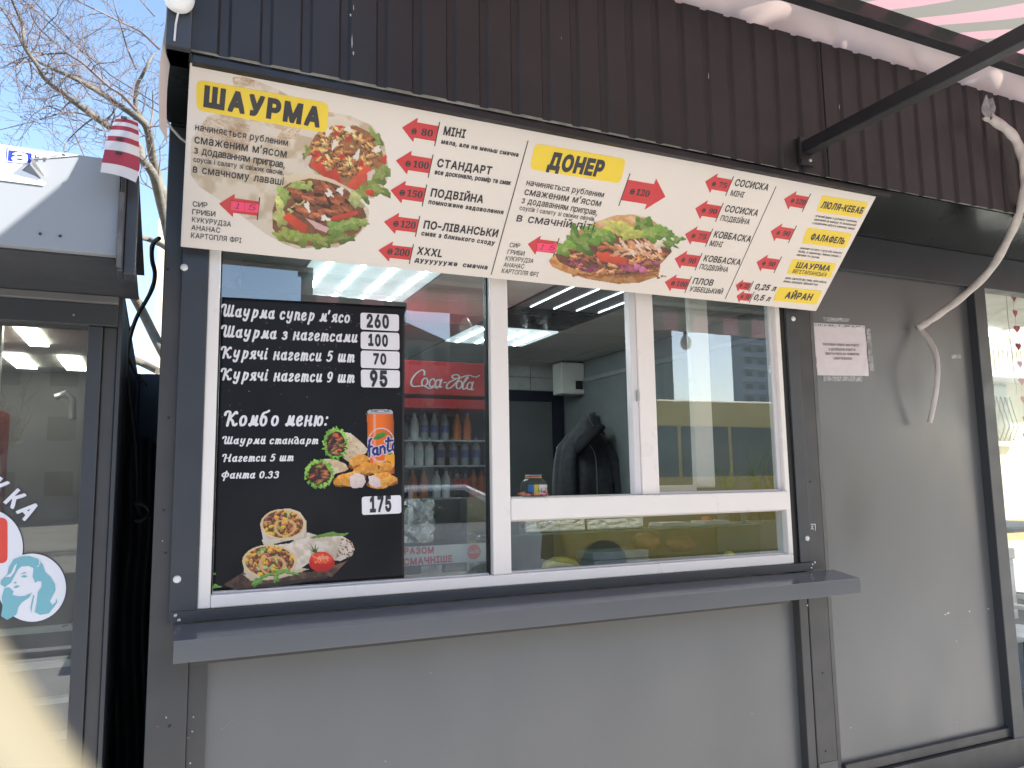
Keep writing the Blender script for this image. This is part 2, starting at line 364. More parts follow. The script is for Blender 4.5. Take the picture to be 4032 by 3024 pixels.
def lettering(name, txt, pl, p0, p1, h, m, parent, mode='c', bold=.022, slant=0.0, script=False, off=.0012, stretch=(.78, 1.2), gap=.075):
    """one line of print on a plane; p0,p1: baseline start/end and h: letter height, all as measured pixels"""
    a = pl.uv(*p0); b = pl.uv(*p1); c = pl.uv(p0[0], p0[1] - h)
    e1 = b - a; wid = float(np.linalg.norm(e1)); e1 = e1/wid; e2 = np.array([-e1[1], e1[0]])
    ref = {'c': CAP, 'x': XH, 'd': DCAP}[mode]
    if script: ref = {'c': SCAP, 'x': SXH, 'd': DCAP}[mode]
    sy = abs(float((c - a)[1]))/ref
    items, w0 = layout(txt, bold, script, gap)
    sx = min(max(wid/w0, sy*stretch[0]), sy*stretch[1]); extra = (wid - w0*sx)/max(len(items) - 1, 1)
    mb = MB()
    for n_, (q0, l, r, gx, gy, mir, x) in enumerate(items):
        if not len(q0): continue
        q = q0.copy(); q[:, 0] = ((r - q[:, 0]) if mir else (q[:, 0] - l))*gx + x; q[:, 1] *= gy
        X = q[:, 0]*sx + extra*n_ + q[:, 1]*sy*slant; Y = q[:, 1]*sy
        vs = pl.P(a[0] + X*e1[0] + Y*e2[0], a[1] + X*e1[1] + Y*e2[1], off)
        mb.add(vs, [((4*i+3, 4*i+2, 4*i+1, 4*i) if mir else (4*i, 4*i+1, 4*i+2, 4*i+3)) for i in range(len(q)//4)])
    return mb.build(name, m, parent)

# ------------------------------------------------------------------ colour prints (flat printed pictures), painted on a fine grid
class Print:
    def __init__(s, x0, y0, x1, y1, step, seed=1):
        s.nx = int((x1-x0)/step); s.ny = int((y1-y0)/step)
        s.X, s.Y = np.meshgrid(np.linspace(x0, x1, s.nx), np.linspace(y0, y1, s.ny))
        s.C = np.zeros(s.X.shape + (3,)); s.A = np.zeros(s.X.shape, bool); s.rng = np.random.default_rng(seed); s.cache = {}
    def noise(s, size, oct=3):
        key = round(size/3); c = s.cache.get(key)
        if c is None: c = s.cache[key] = s._noise(max(size, 2), oct)
        return np.roll(c, (int(s.rng.integers(0, s.ny)), int(s.rng.integers(0, s.nx))), (0, 1))
    def _noise(s, size, oct):
        out = 0; amp = 1; tot = 0
        for _ in range(oct):
            gx = int((s.X.max()-s.X.min())/size) + 3; gy = int((s.Y.max()-s.Y.min())/size) + 3
            g = s.rng.random((gy, gx)); u = (s.X - s.X.min())/size; v = (s.Y - s.Y.min())/size
            i = u.astype(int); j = v.astype(int); fu = u-i; fv = v-j; fu = fu*fu*(3-2*fu); fv = fv*fv*(3-2*fv)
            out = out + amp*((g[j, i]*(1-fu) + g[j, i+1]*fu)*(1-fv) + (g[j+1, i]*(1-fu) + g[j+1, i+1]*fu)*fv)
            tot += amp; amp *= .55; size /= 2.1
        return out/tot
    def mask(s, pts):
        c = np.zeros(s.X.shape, bool); n = len(pts)
        xs = [p[0] for p in pts]; ys = [p[1] for p in pts]
        bb = (s.X >= min(xs)) & (s.X <= max(xs)) & (s.Y >= min(ys)) & (s.Y <= max(ys))
        if not bb.any(): return c
        jj = np.where(bb.any(1))[0]; ii = np.where(bb.any(0))[0]; sl = (slice(jj[0], jj[-1]+1), slice(ii[0], ii[-1]+1))
        X, Y = s.X[sl], s.Y[sl]; c2 = np.zeros(X.shape, bool)
        for i in range(n):
            x1, y1 = pts[i]; x2, y2 = pts[i-1]
            if y1 == y2: continue
            c2 ^= ((y1 > Y) != (y2 > Y)) & (X < (x2-x1)*(Y-y1)/(y2-y1) + x1)
        c[sl] = c2; return c
    def fill(s, pts, col, tex=.1, size=25, light=(0, 0), clip=None, rim=0.0, col2=None, size2=40):
        m = s.mask(pts) if not isinstance(pts, np.ndarray) or pts.dtype != bool else pts
        if clip is not None: m = m & clip
        if not m.any(): return m
        col = np.array(lin(col)); k = 1 + tex*2*(s.noise(size) - .5)
        x = s.X[m]; y = s.Y[m]; cx, cy = x.mean(), y.mean(); rx = max(np.ptp(x)/2, 1); ry = max(np.ptp(y)/2, 1)
        k = k[m]*(1 + light[0]*(x-cx)/rx + light[1]*(y-cy)/ry)
        if rim: k = k*(1 - rim*np.clip(((x-cx)/rx)**2 + ((y-cy)/ry)**2, 0, 1.3))
        base = col[None, :]*np.ones((len(x), 1))
        if col2 is not None:
            w = np.clip((s.noise(size2)[m] - .45)*5, 0, 1)[:, None]; base = base*(1-w) + np.array(lin(col2))*w
        s.C[m] = np.clip(base*k[:, None], 0, 1); s.A |= m; return m
    def blob(s, x, y, rx, ry, ang, col, rough=.25, n=14, **kw):
        a0 = math.radians(ang); pts = []; ph = s.rng.random(3)*6.3
        for k in range(n):
            a = 2*math.pi*k/n; r = 1 + rough*(math.sin(2*a+ph[0])*.4 + math.sin(3*a+ph[1])*.5 + math.sin(5*a+ph[2])*.5)
            u, v = rx*r*math.cos(a), ry*r*math.sin(a); pts.append((x + u*math.cos(a0) - v*math.sin(a0), y + u*math.sin(a0) + v*math.cos(a0)))
        return s.fill(pts, col, **kw)
    def leaf(s, x, y, rx, ry, ang, col=(120, 150, 60), **kw):
        """frilled lettuce: darker body, pale ragged rim and vein"""
        m = s.blob(x, y, rx, ry, ang, col, rough=.5, n=26, tex=.45, size=max(rx, ry)*.45, light=(-.15, -.35), **kw)
        s.blob(x - rx*.1, y - ry*.15, rx*.62, ry*.5, ang, tuple(int(c*.55 + d*.45) for c, d in zip(col, (186, 184, 120))), rough=.6, n=20, tex=.4, size=14, **kw); return m
    def meat(s, x, y, rx, ry, ang, col=(150, 92, 58), **kw):
        s.blob(x+3, y+6, rx, ry, ang, tuple(int(c*.45) for c in col), rough=.35, n=18, tex=.3, size=12, **kw)
        s.blob(x, y, rx*.94, ry*.9, ang, col, rough=.4, n=18, tex=.55, size=14, light=(-.1, -.35), **kw)
        s.blob(x - rx*.15, y - ry*.3, rx*.5, ry*.3, ang, tuple(min(255, int(c*1.35)) for c in col), rough=.4, tex=.5, size=8, **kw)
    def build(s, name, pl, zoom, m, parent, off=.001, tone=.86, keep=None):
        U = pl.uv(*zoom(s.X, s.Y)); V3 = pl.P(U[..., 0].ravel(), U[..., 1].ravel(), off)
        A = s.A; q = A[:-1, :-1] & A[1:, :-1] & A[:-1, 1:] & A[1:, 1:]
        j, i = np.where(q); nx = s.nx; F = np.stack([j*nx+i, (j+1)*nx+i, (j+1)*nx+i+1, j*nx+i+1], 1)
        used = np.unique(F); remap = -np.ones(s.nx*s.ny, int); remap[used] = np.arange(len(used))
        me = bpy.data.meshes.new(name); me.from_pydata(V3[used].tolist(), [], remap[F].tolist()); me.update()
        ca = me.color_attributes.new('ink', 'FLOAT_COLOR', 'POINT')
        c = np.ones((len(used), 4), np.float32); c[:, :3] = s.C.reshape(-1, 3)[used]*tone
        ca.data.foreach_set('color', c.ravel()); me.materials.append(m)
        o = bpy.data.objects.new(name, me); COL.objects.link(o); attach(o, parent); return o
# ------------------------------------------------------------------ materials of the place
GRAPH = mat('graphite_paint', (.040, .043, .050), .42, var=.10, scale=3, bump=.03, bscale=220)
GRAPH2 = mat('graphite_profile', (.050, .049, .050), .5, var=.14, scale=4, bump=.03, bscale=180)
PANEL = mat('grey_panel', (.100, .103, .107), .36, var=.07, spec=.8, scale=1.6, bump=.012, bscale=25, stretch=(1, 1, .5))
SHELFM = mat('shelf_paint', (.125, .128, .134), .17, var=.04, scale=1.2, bump=.004, bscale=40, rvar=.03)
PROF = mat('brown_sheet', (.0205, .0185, .0195), .5, var=.14, scale=2.5, bump=.03, bscale=160)
SOFF = mat('soffit_film', (.010, .013, .012), .22, var=.2, scale=2, spec=.35)
BLACK = mat('black_steel', (.015, .0145, .017), .42, var=.2, scale=8, bump=.04, bscale=90)
SEAL = mat('black_rubber', (.008, .008, .008), .6)
PVC = mat('white_pvc', (.82, .765, .72), .32, var=.025, scale=3, bump=.006, bscale=40)
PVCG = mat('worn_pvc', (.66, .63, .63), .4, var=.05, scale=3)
CAPW = mat('white_cap', (.78, .77, .75), .4)
ZINC = mat('zinc', (.5, .5, .49), .4, metal=.8)
PANE = glass('window_glass', (.92, .95, .94), 1.95)
CLEAR = glass('clear_glass', (.97, .985, .975), 1.3, dirt=.02)

# ------------------------------------------------------------------ setting
g = MB().box(-160, 200, -160, 160, -.3, 0).build('ground', mat('dry_ground', (.32, .30, .26), .9, var=.25, scale=.4, bump=.4, bscale=6)); struct(g)
pv = MB().box(-30, 40, -5.6, .9, .0, .006).build('pavement', mat('concrete_paving', (.43, .415, .385), .85, var=.16, scale=1.2, bump=.25, bscale=30)); struct(pv)
kb = MB().box(-30, 40, -5.78, -5.6, .0, .06).build('kerb', mat('kerb_stone', (.36, .355, .34), .85, var=.15, bump=.2), bev=.012); struct(kb)
rd = MB().box(-60, 90, -13.5, -5.78, -.1, .003).build('road', mat('asphalt', (.06, .06, .062), .85, var=.2, scale=2, bump=.3, bscale=80)); struct(rd)

# ------------------------------------------------------------------ the kiosk
K = thing('shawarma_kiosk', 'dark grey metal shawarma kiosk with serving window and corrugated parapet', 'kiosk', (1.45, 0, 0))
kp = lambda mb, name, m, **k: mb.build(name, m, K, **k)
kp(MB().box(-.004, .118, .012, .10, 0, 2.795), 'corner_post', GRAPH2, bev=.004)
kp(MB().box(.118, .177, .024, .10, 0, 1.06), 'panel_frame', GRAPH2, bev=.003)
kp(MB().box(.1765, 2.742, .045, .075, 0, .962), 'lower_panel', PANEL)
kp(MB().box(.1185, 2.70, .016, .10, .962, 1.072), 'shelf_rail', GRAPH2, bev=.002)
kp(MB().box(2.742, 2.792, .002, .10, 0, 1.075), 'panel_frame', GRAPH2, bev=.003)
mp_ = MB(); mp_.box(2.797, 2.918, .000, .10, 0, 2.795); o = kp(mp_, 'middle_post', GRAPH2, bev=.004)
MB().add([(2.9185, .0, 0), (2.985, .042, 0), (2.985, .10, 0), (2.9185, .10, 0), (2.9185, .0, 2.795), (2.985, .042, 2.795), (2.985, .10, 2.795), (2.9185, .10, 2.795)],
         [(0,3,2,1),(4,5,6,7),(0,1,5,4),(1,2,6,5),(2,3,7,6),(3,0,4,7)]).build('bevel_strip', GRAPH2, o)
MB().box(2.80, 2.915, -.0035, -.0005, .0, .24).build('repair_plate', mat('grey_plate', (.085, .085, .085), .5, var=.1), o, bev=.001)
kp(MB().box(2.985, 4.205, .046, .075, .2, 2.60), 'wall_panel', PANEL)
b = MB().box(2.985, 4.205, .018, .10, .155, .2); o = kp(b, 'bottom_rail', GRAPH2, bev=.003)
MB().box(2.985, 6.2, -.006, .09, .0, .150).build('plinth', GRAPH2, o, bev=.003)
kp(MB().box(2.985, 6.2, .012, .10, 2.60, 2.795), 'header_beam', GRAPH, bev=.003)
rp = kp(MB().box(4.172, 4.268, -.004, .10, .15, 2.60), 'side_post', GRAPH, bev=.003)
MB().box(4.268, 4.275, .01, .05, .2, 2.6).build('gasket', SEAL, rp)
kp(MB().box(4.276, 6.2, .03, .036, .62, 2.6), 'shop_pane', CLEAR)
kp(MB().box(4.276, 6.2, .0, .08, .2, .26), 'sill_rail', GRAPH, bev=.003)
kp(MB().box(6.2, 6.3, -.004, .1, 0, 2.795), 'end_post', GRAPH, bev=.003)
# wall behind the sign, roof, soffit
kp(MB().box(.118, 2.797, .03, .10, 2.43, 2.795), 'header_beam', GRAPH)
kp(MB().box(-.02, 6.3, -.498, .0, 2.80, 2.806), 'soffit', SOFF)
rf = kp(MB().box(-.0, 6.3, .0, 3.1, 2.80, 2.90), 'roof', GRAPH)
# corrugated parapet: trapezoid sheet, 119 mm pitch
def corrugated(x0, x1, z0, z1, yf, dep=.009, pitch=.1192, phase=.0, wob=.0):
    pts = []; x = x0; k = math.floor((x0 - phase)/pitch)
    while True:
        b0 = phase + k*pitch
        for dx, dy in ((0, 0), (.080, 0), (.088, dep), (.111, dep)):
            xx = b0 + dx
            if x0 <= xx <= x1:
                if not pts and xx > x0: pts.append((x0, yf + dy))
                pts.append((xx, yf + dy))
        k += 1
        if phase + k*pitch > x1: break
    pts.append((x1, pts[-1][1])); mb = MB(); n = len(pts); th = .0008
    ring = pts + [(x, y + th) for x, y in reversed(pts)]
    low = [(x, y, z0 + .004*math.sin(x*1.9)) for x, y in ring]; up = [(x, y, z1 + .004*math.sin(x*2.3+1)) for x, y in ring]
    m = len(ring); mb.add(low + up, [(i, (i+1) % m, m + (i+1) % m, m + i) for i in range(m)]); return mb
RX = .125 - .1192
kp(corrugated(.035, 2.555, 2.806, 3.412, -.512, phase=RX - .09), 'parapet_sheet', PROF)
kp(corrugated(2.548, 6.3, 2.803, 3.408, -.5155, phase=RX - .09), 'parapet_sheet', PROF)
kp(MB().box(-.022, .045, -.522, -.40, 2.80, 3.44), 'parapet_end_cap', GRAPH, bev=.004)
kp(MB().box(-.01, 6.3, -.496, -.46, 2.9, 3.40), 'parapet_frame', BLACK)
kp(MB().box(.05, 2.93, -.4995, -.47, 2.775, 2.799), 'drip_angle', BLACK, bev=.002)
kp(MB().box(.03, 6.29, -.4985, -.497, 2.8065, 2.83), 'foam_strip', mat('foam', (.42, .40, .36), .9, var=.4, scale=14))
# lamps and hidden shell
kp(MB().box(-.002, .03, .101, 3.1, 0, 2.80), 'side_wall', GRAPH)
kp(MB().box(.031, 3.2, 3.05, 3.1, 0, 2.80), 'back_wall', GRAPH)
kp(MB().box(3.2, 6.27, 3.06, 3.066, .4, 2.70), 'rear_pane', CLEAR)
kp(MB().box(3.2, 6.3, 3.04, 3.1, 0, .399), 'back_wall', GRAPH)
kp(MB().box(6.28, 6.286, .101, 3.04, .6, 2.70), 'side_pane', CLEAR); kp(MB().box(6.27, 6.3, .101, 3.04, 0, .5995), 'side_wall', GRAPH)
kp(MB().box(.031, 6.27, .101, 3.05, .0, .03), 'floor', mat('lino', (.2, .19, .17), .5))
# window surround
WT = GRAPH
tr = kp(MB().box(.052, .137, -.006, .011, 1.102, 2.47), 'window_trim', WT, bev=.002)
kp(MB().box(2.757, 2.830, -.006, -.001, 1.143, 2.47), 'window_trim', WT, bev=.002)
lt = kp(MB().box(.058, 2.834, -.012, -.0065, 1.104, 1.141), 'sill_trim', GRAPH, bev=.002)
kp(MB().box(2.724, 2.7565, .004, .05, 1.141, 2.47), 'sealing_gap', SEAL)
for (px, py) in ((725, 1053), (697, 2281), (3123, 1255), (3178, 2120)):
    p = at(px, py, -.006); MB().lathe([(.0125, 0), (.0122, .003), (.009, .0065), (.003, .0078)], (p.x, -.006, p.z), 20, axis='y').build('screw_cap', CAPW, tr, smooth=True)
for (x, z) in ((.072, 1.130), (.083, 1.114), (2.822, 1.132), (2.815, 1.116), (2.838, 1.140)):
    MB().lathe([(.0055, 0), (.005, .002), (.0025, .0035)], (x, -.012, z), 12, axis='y').build('rivet', ZINC, lt, smooth=True)
random.seed(5)
for (px, py) in ((660, 1060), (664, 1645), (645, 2010), (652, 2178), (668, 2860), (3192, 1897), (3160, 1670), (3178, 2383), (3240, 2650), (3252, 2958)):
    p = at(px, py, .011 if px < 1000 else -.001)
    MB().lathe([(.0045, 0), (.004, .0018), (.002, .0028)], (p.x, p.y, p.z), 10, axis='y').build('screw', ZINC if random.random() < .6 else BLACK, K, smooth=True)
# serving shelf
sh = MB()
sx0, sx1, yb, yf = .066, 2.955, -.0125, -.165
zb, zf = 1.101, 1.077
prof = [(yb, zb), (yf, zf), (yf, zf - .068), (yf + .012, zf - .068), (yf + .012, zf - .0045), (yb, zb - .0045)]
sh.hexa([(sx0, y, z) for y, z in prof], [(sx1, y, z) for y, z in prof])
o = kp(sh, 'serving_shelf', SHELFM, bev=.0015)
MB().add([(sx0 - .0012, yb, zb), (sx0 - .0012, yf + .002, zf - .002), (sx0 - .0012, yf + .004, zf - .07), (sx0 - .0012, yb, zb - .03)], [(0, 1, 2, 3)]).build('end_flap', SHELFM, o)
for x in (.35, 1.1, 1.9, 2.6):
    MB().hexa([(x, .012, .985), (x, .012, 1.07), (x, -.14, 1.062), (x, -.14, 1.045)], [(x+.02, .012, .985), (x+.02, .012, 1.07), (x+.02, -.14, 1.062), (x+.02, -.14, 1.045)]).build('bracket', BLACK, o)

# ------------------------------------------------------------------ white window
fr = kp(MB().box(.137, .1775, .0, .075, 1.1415, 2.43), 'window_frame', PVC, bev=.004)
def wf(x0, x1, z0, z1, y0=.0, y1=.075, name='frame_bar', m=None, bev=.004):
    return MB().box(x0, x1, y0, y1, z0, z1).build(name, m or PVC, fr, bev=bev)
wf(.178, 2.7235, 1.1415, 1.184)
wf(1.196, 1.2735, 1.1845, 2.43, -.004, .07, 'mullion')
wf(2.696, 2.7235, 1.1845, 2.43)
wf(1.2745, 2.7075, 1.391, 1.476, -.006, .075, 'transom', bev=.005)
# glazing beads
for (x0, x1, z0, z1) in ((.178, .1835, 1.185, 2.42), (1.1885, 1.1955, 1.185, 2.42)): wf(x0, x1, z0, z1, .022, .05, 'glazing_bead', SEAL, 0)
for (x0, x1, z0, z1) in ((.184, 1.188, 1.185, 1.191), (1.2745, 2.695, 1.185, 1.191), (1.2745, 2.695, 1.384, 1.390)): wf(x0, x1, z0, z1, .022, .05, 'glazing_bead', PVCG, 0)
wf(.184, 1.1885, 1.1915, 2.425, .034, .038, 'pane', PANE, 0)
wf(1.2745, 2.6955, 1.1915, 1.3835, .034, .038, 'pane', PANE, 0)
# right sliding sash
sx = at(2530, 1900, .012).x; sx2 = at(2597, 1900, .012).x
sash = wf(sx, sx2, 1.4765, 2.43, .012, .045, 'sash_stile')
wf(sx - .034, sx - .0005, 1.4765, 2.43, .018, .06, 'sash_stile', PVCG)
wf(sx2, 2.6955, 1.4765, 1.486, .02, .04, 'sash_rail', PVCG, .002)
wf(2.672, 2.6955, 1.4865, 2.43, .02, .05, 'sash_stile', PVCG, .002)
wf(sx2, 2.6715, 1.4865, 2.425, .028, .032, 'pane', PANE, 0)
p = at(2517, 1555, .0); wf(p.x - .004, p.x + .004, p.z - .026, p.z + .022, .008, .0178, 'latch', ZINC, .001)
# second sash parked behind it
a = at(2728, 1500, .075).x; b_ = at(2800, 1500, .075).x
wf(a, b_, 1.5, 2.43, .078, .11, 'sash_stile'); wf(2.02, a - .0005, 1.4765, 1.513, .078, .11, 'sash_rail')

CHIPM = mat('chipped_paint', (.42, .41, .39), .7)
PP = Plane((0, -.5135, 3.0), (1, 0, 0), (0, 0, 1)); rw = random.Random(12)
for px, py, w_, h_ in ((1386, 165, 6, 60), (1392, 210, 8, 20), (1380, 60, 7, 14), (1392, 30, 5, 24), (1246, 108, 7, 5), (2790, 300, 3, 30), (1134, 142, 8, 8), (1480, 282, 5, 7), (3305, 420, 3, 22), (2210, 150, 3, 12)):
    pts = [(px + w_*.5*math.cos(a)*rw.uniform(.4, 1.2), py + h_*.5*math.sin(a)*rw.uniform(.6, 1.1)) for a in np.linspace(0, 6.28, 10)[:-1]]
    MB().poly(PP, [tuple(PP.uv(*p)) for p in pts][::-1], .0006, .0009).build('paint_chip', CHIPM if h_ > 9 else BLACK, K)
LPL = Plane((0, .0448, .5), (1, 0, 0), (0, 0, 1))
for px, py, w_, h_ in ((900, 2850, 60, 2), (885, 2862, 40, 2), (1695, 2650, 10, 6), (1518, 2998, 14, 8), (2960, 2810, 16, 4), (2720, 2930, 5, 5), (1100, 2720, 5, 3)):
    pts = [(px + w_*.5*math.cos(a)*rw.uniform(.6, 1.1) , py + h_*.5*math.sin(a) - (w_ > 30)*.55*w_*.5*math.cos(a)) for a in np.linspace(0, 6.28, 9)[:-1]]
    MB().poly(LPL, [tuple(LPL.uv(*p)) for p in pts][::-1], .0002, .0005).build('scratch', mat('scratch_mark', (.20, .20, .205), .6), K)
PSP = Plane((0, .0115, 1), (1, 0, 0), (0, 0, 1))
for px, py, r_ in ((620, 2860, 6), (655, 2825, 4), (762, 2824, 4), (757, 2880, 4), (741, 2904, 7), (750, 3005, 4), (720, 1320, 9), (640, 2130, 3)):
    pts = [(px + r_*math.cos(a)*rw.uniform(.5, 1.2), py + r_*math.sin(a)*rw.uniform(.5, 1.2)) for a in np.linspace(0, 6.28, 8)[:-1]]
    MB().poly(PSP, [tuple(PSP.uv(*p)) for p in pts][::-1], .0002, .0008).build('paint_chip', CHIPM if r_ < 6 else mat('rust_mark', (.14, .10, .08), .8), K)
# ------------------------------------------------------------------ awning over the kiosk front
AW = thing('awning', 'pink and grey striped fabric awning on black steel frame above the kiosk front', 'awning', (4.5, -.6, 2.9))
def fabric(name, stripes):
    m = bpy.data.materials.new(name); m.use_nodes = True; n = m.node_tree.nodes; l = m.node_tree.links; n.remove(n['Principled BSDF'])
    tc = n.new('ShaderNodeTexCoord'); df = n.new('ShaderNodeBsdfDiffuse'); tl = n.new('ShaderNodeBsdfTranslucent'); mx = n.new('ShaderNodeMixShader'); mx.inputs[0].default_value = .34
    rgb = n.new('ShaderNodeMix'); rgb.data_type = 'RGBA'; rgb.inputs['A'].default_value = (.50, .31, .335, 1); rgb.inputs['B'].default_value = (.24, .235, .21, 1)
    if stripes:
        sp = n.new('ShaderNodeSeparateXYZ'); l.new(tc.outputs['Object'], sp.inputs[0])
        mu = n.new('ShaderNodeMath'); mu.operation = 'MULTIPLY'; mu.inputs[1].default_value = 1/.30; l.new(sp.outputs[0], mu.inputs[0])
        fr_ = n.new('ShaderNodeMath'); fr_.operation = 'FRACT'; l.new(mu.outputs[0], fr_.inputs[0])
        gt = n.new('ShaderNodeMath'); gt.operation = 'GREATER_THAN'; gt.inputs[1].default_value = .48; l.new(fr_.outputs[0], gt.inputs[0]); l.new(gt.outputs[0], rgb.inputs['Factor'])
    else:
        nz = n.new('ShaderNodeTexNoise'); nz.inputs['Scale'].default_value = 3; l.new(tc.outputs['Object'], nz.inputs['Vector'])
        rgb.inputs['A'].default_value = (.74, .62, .53, 1); rgb.inputs['B'].default_value = (.64, .47, .42, 1); l.new(nz.outputs[0], rgb.inputs['Factor'])
    for s in (df, tl): l.new(rgb.outputs['Result'], s.inputs[0])
    l.new(df.outputs[0], mx.inputs[1]); l.new(tl.outputs[0], mx.inputs[2]); l.new(mx.outputs[0], n['Material Output'].inputs[0]); return m
AX0, AX1 = .80, 9.5
STR = fabric('striped_fabric', True); PALE = fabric('pale_fabric', False)
aw_z = lambda y: 3.60 + .44*(y + .56)
ax0 = lambda v: min(1.5*1.54*v - .12, AX0)          # unseen left corner, slanted to shade the parapet yet leave sun on the fascia
MB().grid(lambda u, v: (ax0(v) + (AX1-ax0(v))*u, -.56 - 1.54*v, aw_z(-.56 - 1.54*v) - .012*math.sin(v*math.pi)*(1 + math.sin(u*46))), 90, 24).build('canopy', STR, AW, smooth=True)
MB().grid(lambda u, v: (AX0 + (AX1-AX0)*u, -2.1 - .012*math.sin(u*150)*v, aw_z(-2.1) - .22*v), 120, 3).build('front_valance', STR, AW, smooth=True)
# loose flap between the back bar and the top of the corrugated sheets, creased
random.seed(11)
folds = [(random.uniform(0, 1), random.uniform(.012, .035), random.uniform(.012, .040), random.uniform(-2.2, 2.2)) for _ in range(70)]
def flap(u, v):
    x = .40 + (AX1 - .4)*u; z = 3.555 - .20*v; y = -.572 + .135*v
    for c, w, a, sl in folds:
        d = (u - c + sl*.02*(v-.5))/(w*.42)
        y += 1.15*a*math.exp(-d*d)*math.sin(math.pi*min(1, v*1.15))
    y += .010*math.sin(u*90 + 3*v) + .006*math.sin(u*211 - 5*v); return (x, y, z + .006*math.sin(u*37))
MB().grid(flap, 620, 14).build('back_flap', PALE, AW, smooth='all')
MB().box(.78, AX1, -.635, -.575, 3.495, 3.565).build('back_bar', BLACK, AW, bev=.004)
MB().box(.78, AX1, -2.12, -2.07, 2.87, 2.92).build('front_bar', BLACK, AW, bev=.004)
for x in (2.418, 5.4, 8.4):
    MB().box(x - .026, x + .026, -2.07, -.535, 2.875, 2.929).build('strut', BLACK, AW, bev=.004)
    pl_ = MB().box(x - .045, x + .03, -.5345, -.517, 2.826, 2.945).build('wall_plate', BLACK, AW, bev=.002)
    for z in (2.846, 2.925):
        MB().lathe([(.0075, 0), (.0075, .004), (.004, .007)], (x + .002 if z < 2.9 else x - .004, -.5345, z), 10, axis='y').build('bolt', ZINC, pl_, smooth=True)
for x in (.80, 7.2, 9.0):
    MB().tube([(x, -.60, 3.53), (x, -2.1, 2.9)], .02, 4).build('rafter', BLACK, AW)
# bulbs hung along the front bar (seen mirrored in the panes)
for i in range(9):
    x = 1.0 + i*.95
    bulb = thing('festoon_bulb', f'{("first", "second", "third", "fourth", "fifth", "sixth", "seventh", "eighth", "ninth")[i]} globe bulb from the left along the awning front edge', 'bulb', (x, -2.135, 2.6), 'bulbs along the awning front')
    MB().lathe([(.004, -.075), (.03, -.065), (.045, -.03), (.045, 0), (.03, .03), (.016, .05)], (x, -2.15, 2.64), 14).build('globe', mat('milky_glass', (.7, .68, .62), .25), bulb, smooth=True)
    MB().lathe([(.017, .05), (.018, .10), (.008, .11)], (x, -2.15, 2.64), 10).build('socket', BLACK, bulb, smooth=True)
# round lamp on the left end of the parapet, with its wire
LP_ = at(705, 6, -.53)
lp = thing('round_lamp', 'white round globe lamp at the upper left corner of the parapet', 'lamp', (LP_.x, -.53, LP_.z - .045))
MB().lathe([(.022, 0), (.040, .004), (.042, .02), (.036, .036), (.02, .046), (.004, .049)], (LP_.x - .0, -.524, LP_.z + .004), 24, axis='y').build('globe', CAPW, lp, smooth=True)
MB().tube([(LP_.x, -.55, LP_.z - .04), (LP_.x - .006, -.53, LP_.z - .07), (LP_.x - .008, -.525, LP_.z - .12)], .003, 6).build('wire', PVCG, lp)
# grey cloth remnant on the parapet's left edge
rng = random.Random(4)
tag(MB().grid(lambda u, v: (-.030 + .022*u + (.006*math.sin(7*v) if v > .1 else 0) - .012*max(0, v-.7), -.50 + .09*u*(.4 + v) + .012*math.sin(9*v + 3*u), 3.02 - .46*v), 6, 26).build('cloth_strip', fabric('grey_cloth', False), None, smooth='all'),
    'pale grey cloth strip hanging down the left edge of the corrugated parapet', 'cloth')
# white wire behind the sign's left edge
w = [at(*p, -.2) for p in ((641, 425), (652, 470), (680, 510), (712, 545), (735, 562))]
tag(MB().tube([w[0] + Vector((0, .05, .1))] + w, .0042, 6).build('wire', mat('cream_cable', (.55, .5, .4), .5)), 'thin cream wire looping behind the left edge of the menu sign', 'wire')

# ------------------------------------------------------------------ long menu sign
SG = Plane((.045, -.050, 2.346), (1, 0, 0), (0, -.395, .453))
SWID, SHGT = 2.866, float(np.hypot(.395, .453))
S = thing('menu_sign', 'long white menu sign with yellow titles and red price arrows', 'sign', (1.47, -.05, 2.346))
SIGNW = mat('sign_face', (.71, .645, .59), .4, var=.02, scale=2, bump=.01, bscale=14)
MB().poly(SG, [(0, 0), (SWID, 0), (SWID, SHGT), (0, SHGT)], -.022, 0).build('panel', SIGNW, S, bev=.002)
DARK = mat('sign_ink', (.022, .020, .026), .45); YEL = mat('sign_yellow', (.80, .58, .035), .42, var=.03); RED = mat('sign_red', (.55, .03, .035), .42, var=.03)
PINK = mat('pink_sticker', (.85, .06, .16), .5, var=.04); INK = mat('pen_ink', (.03, .02, .03), .5)
A_ = Zoom(700, 200, 1.8433); B_ = Zoom(1500, 400, 1.8433); C_ = Zoom(2500, 600, 2.212)
def uvs(Z, pts, pl=SG): return [tuple(pl.uv(*Z(*p))) for p in pts]
def line(Z, name, txt, p0, p1, h, mode='c', bold=.02, m=None, pl=SG, par=None, **k):
    return lettering(name, txt, pl, Z(*p0), Z(*p1), h/Z.m, m or DARK, par or S, mode, bold, **k)
def quadbox(Z, q, r, m, name='title_box', pl=SG, par=None, h0=.0002, h1=.0008):
    return MB().poly(pl, round_quad(uvs(Z, q, pl), r), h0, h1).build(name, m, par or S)
def bar(Z, p0, p1, w=.0035, name='divider'):
    (u0, v0), (u1, v1) = uvs(Z, (p0, p1)); u = (u0+u1)/2
    return MB().poly(SG, [(u-w/2, v1), (u+w/2, v1), (u+w/2, v0), (u-w/2, v0)], .0002, .0012).build(name, DARK, S)
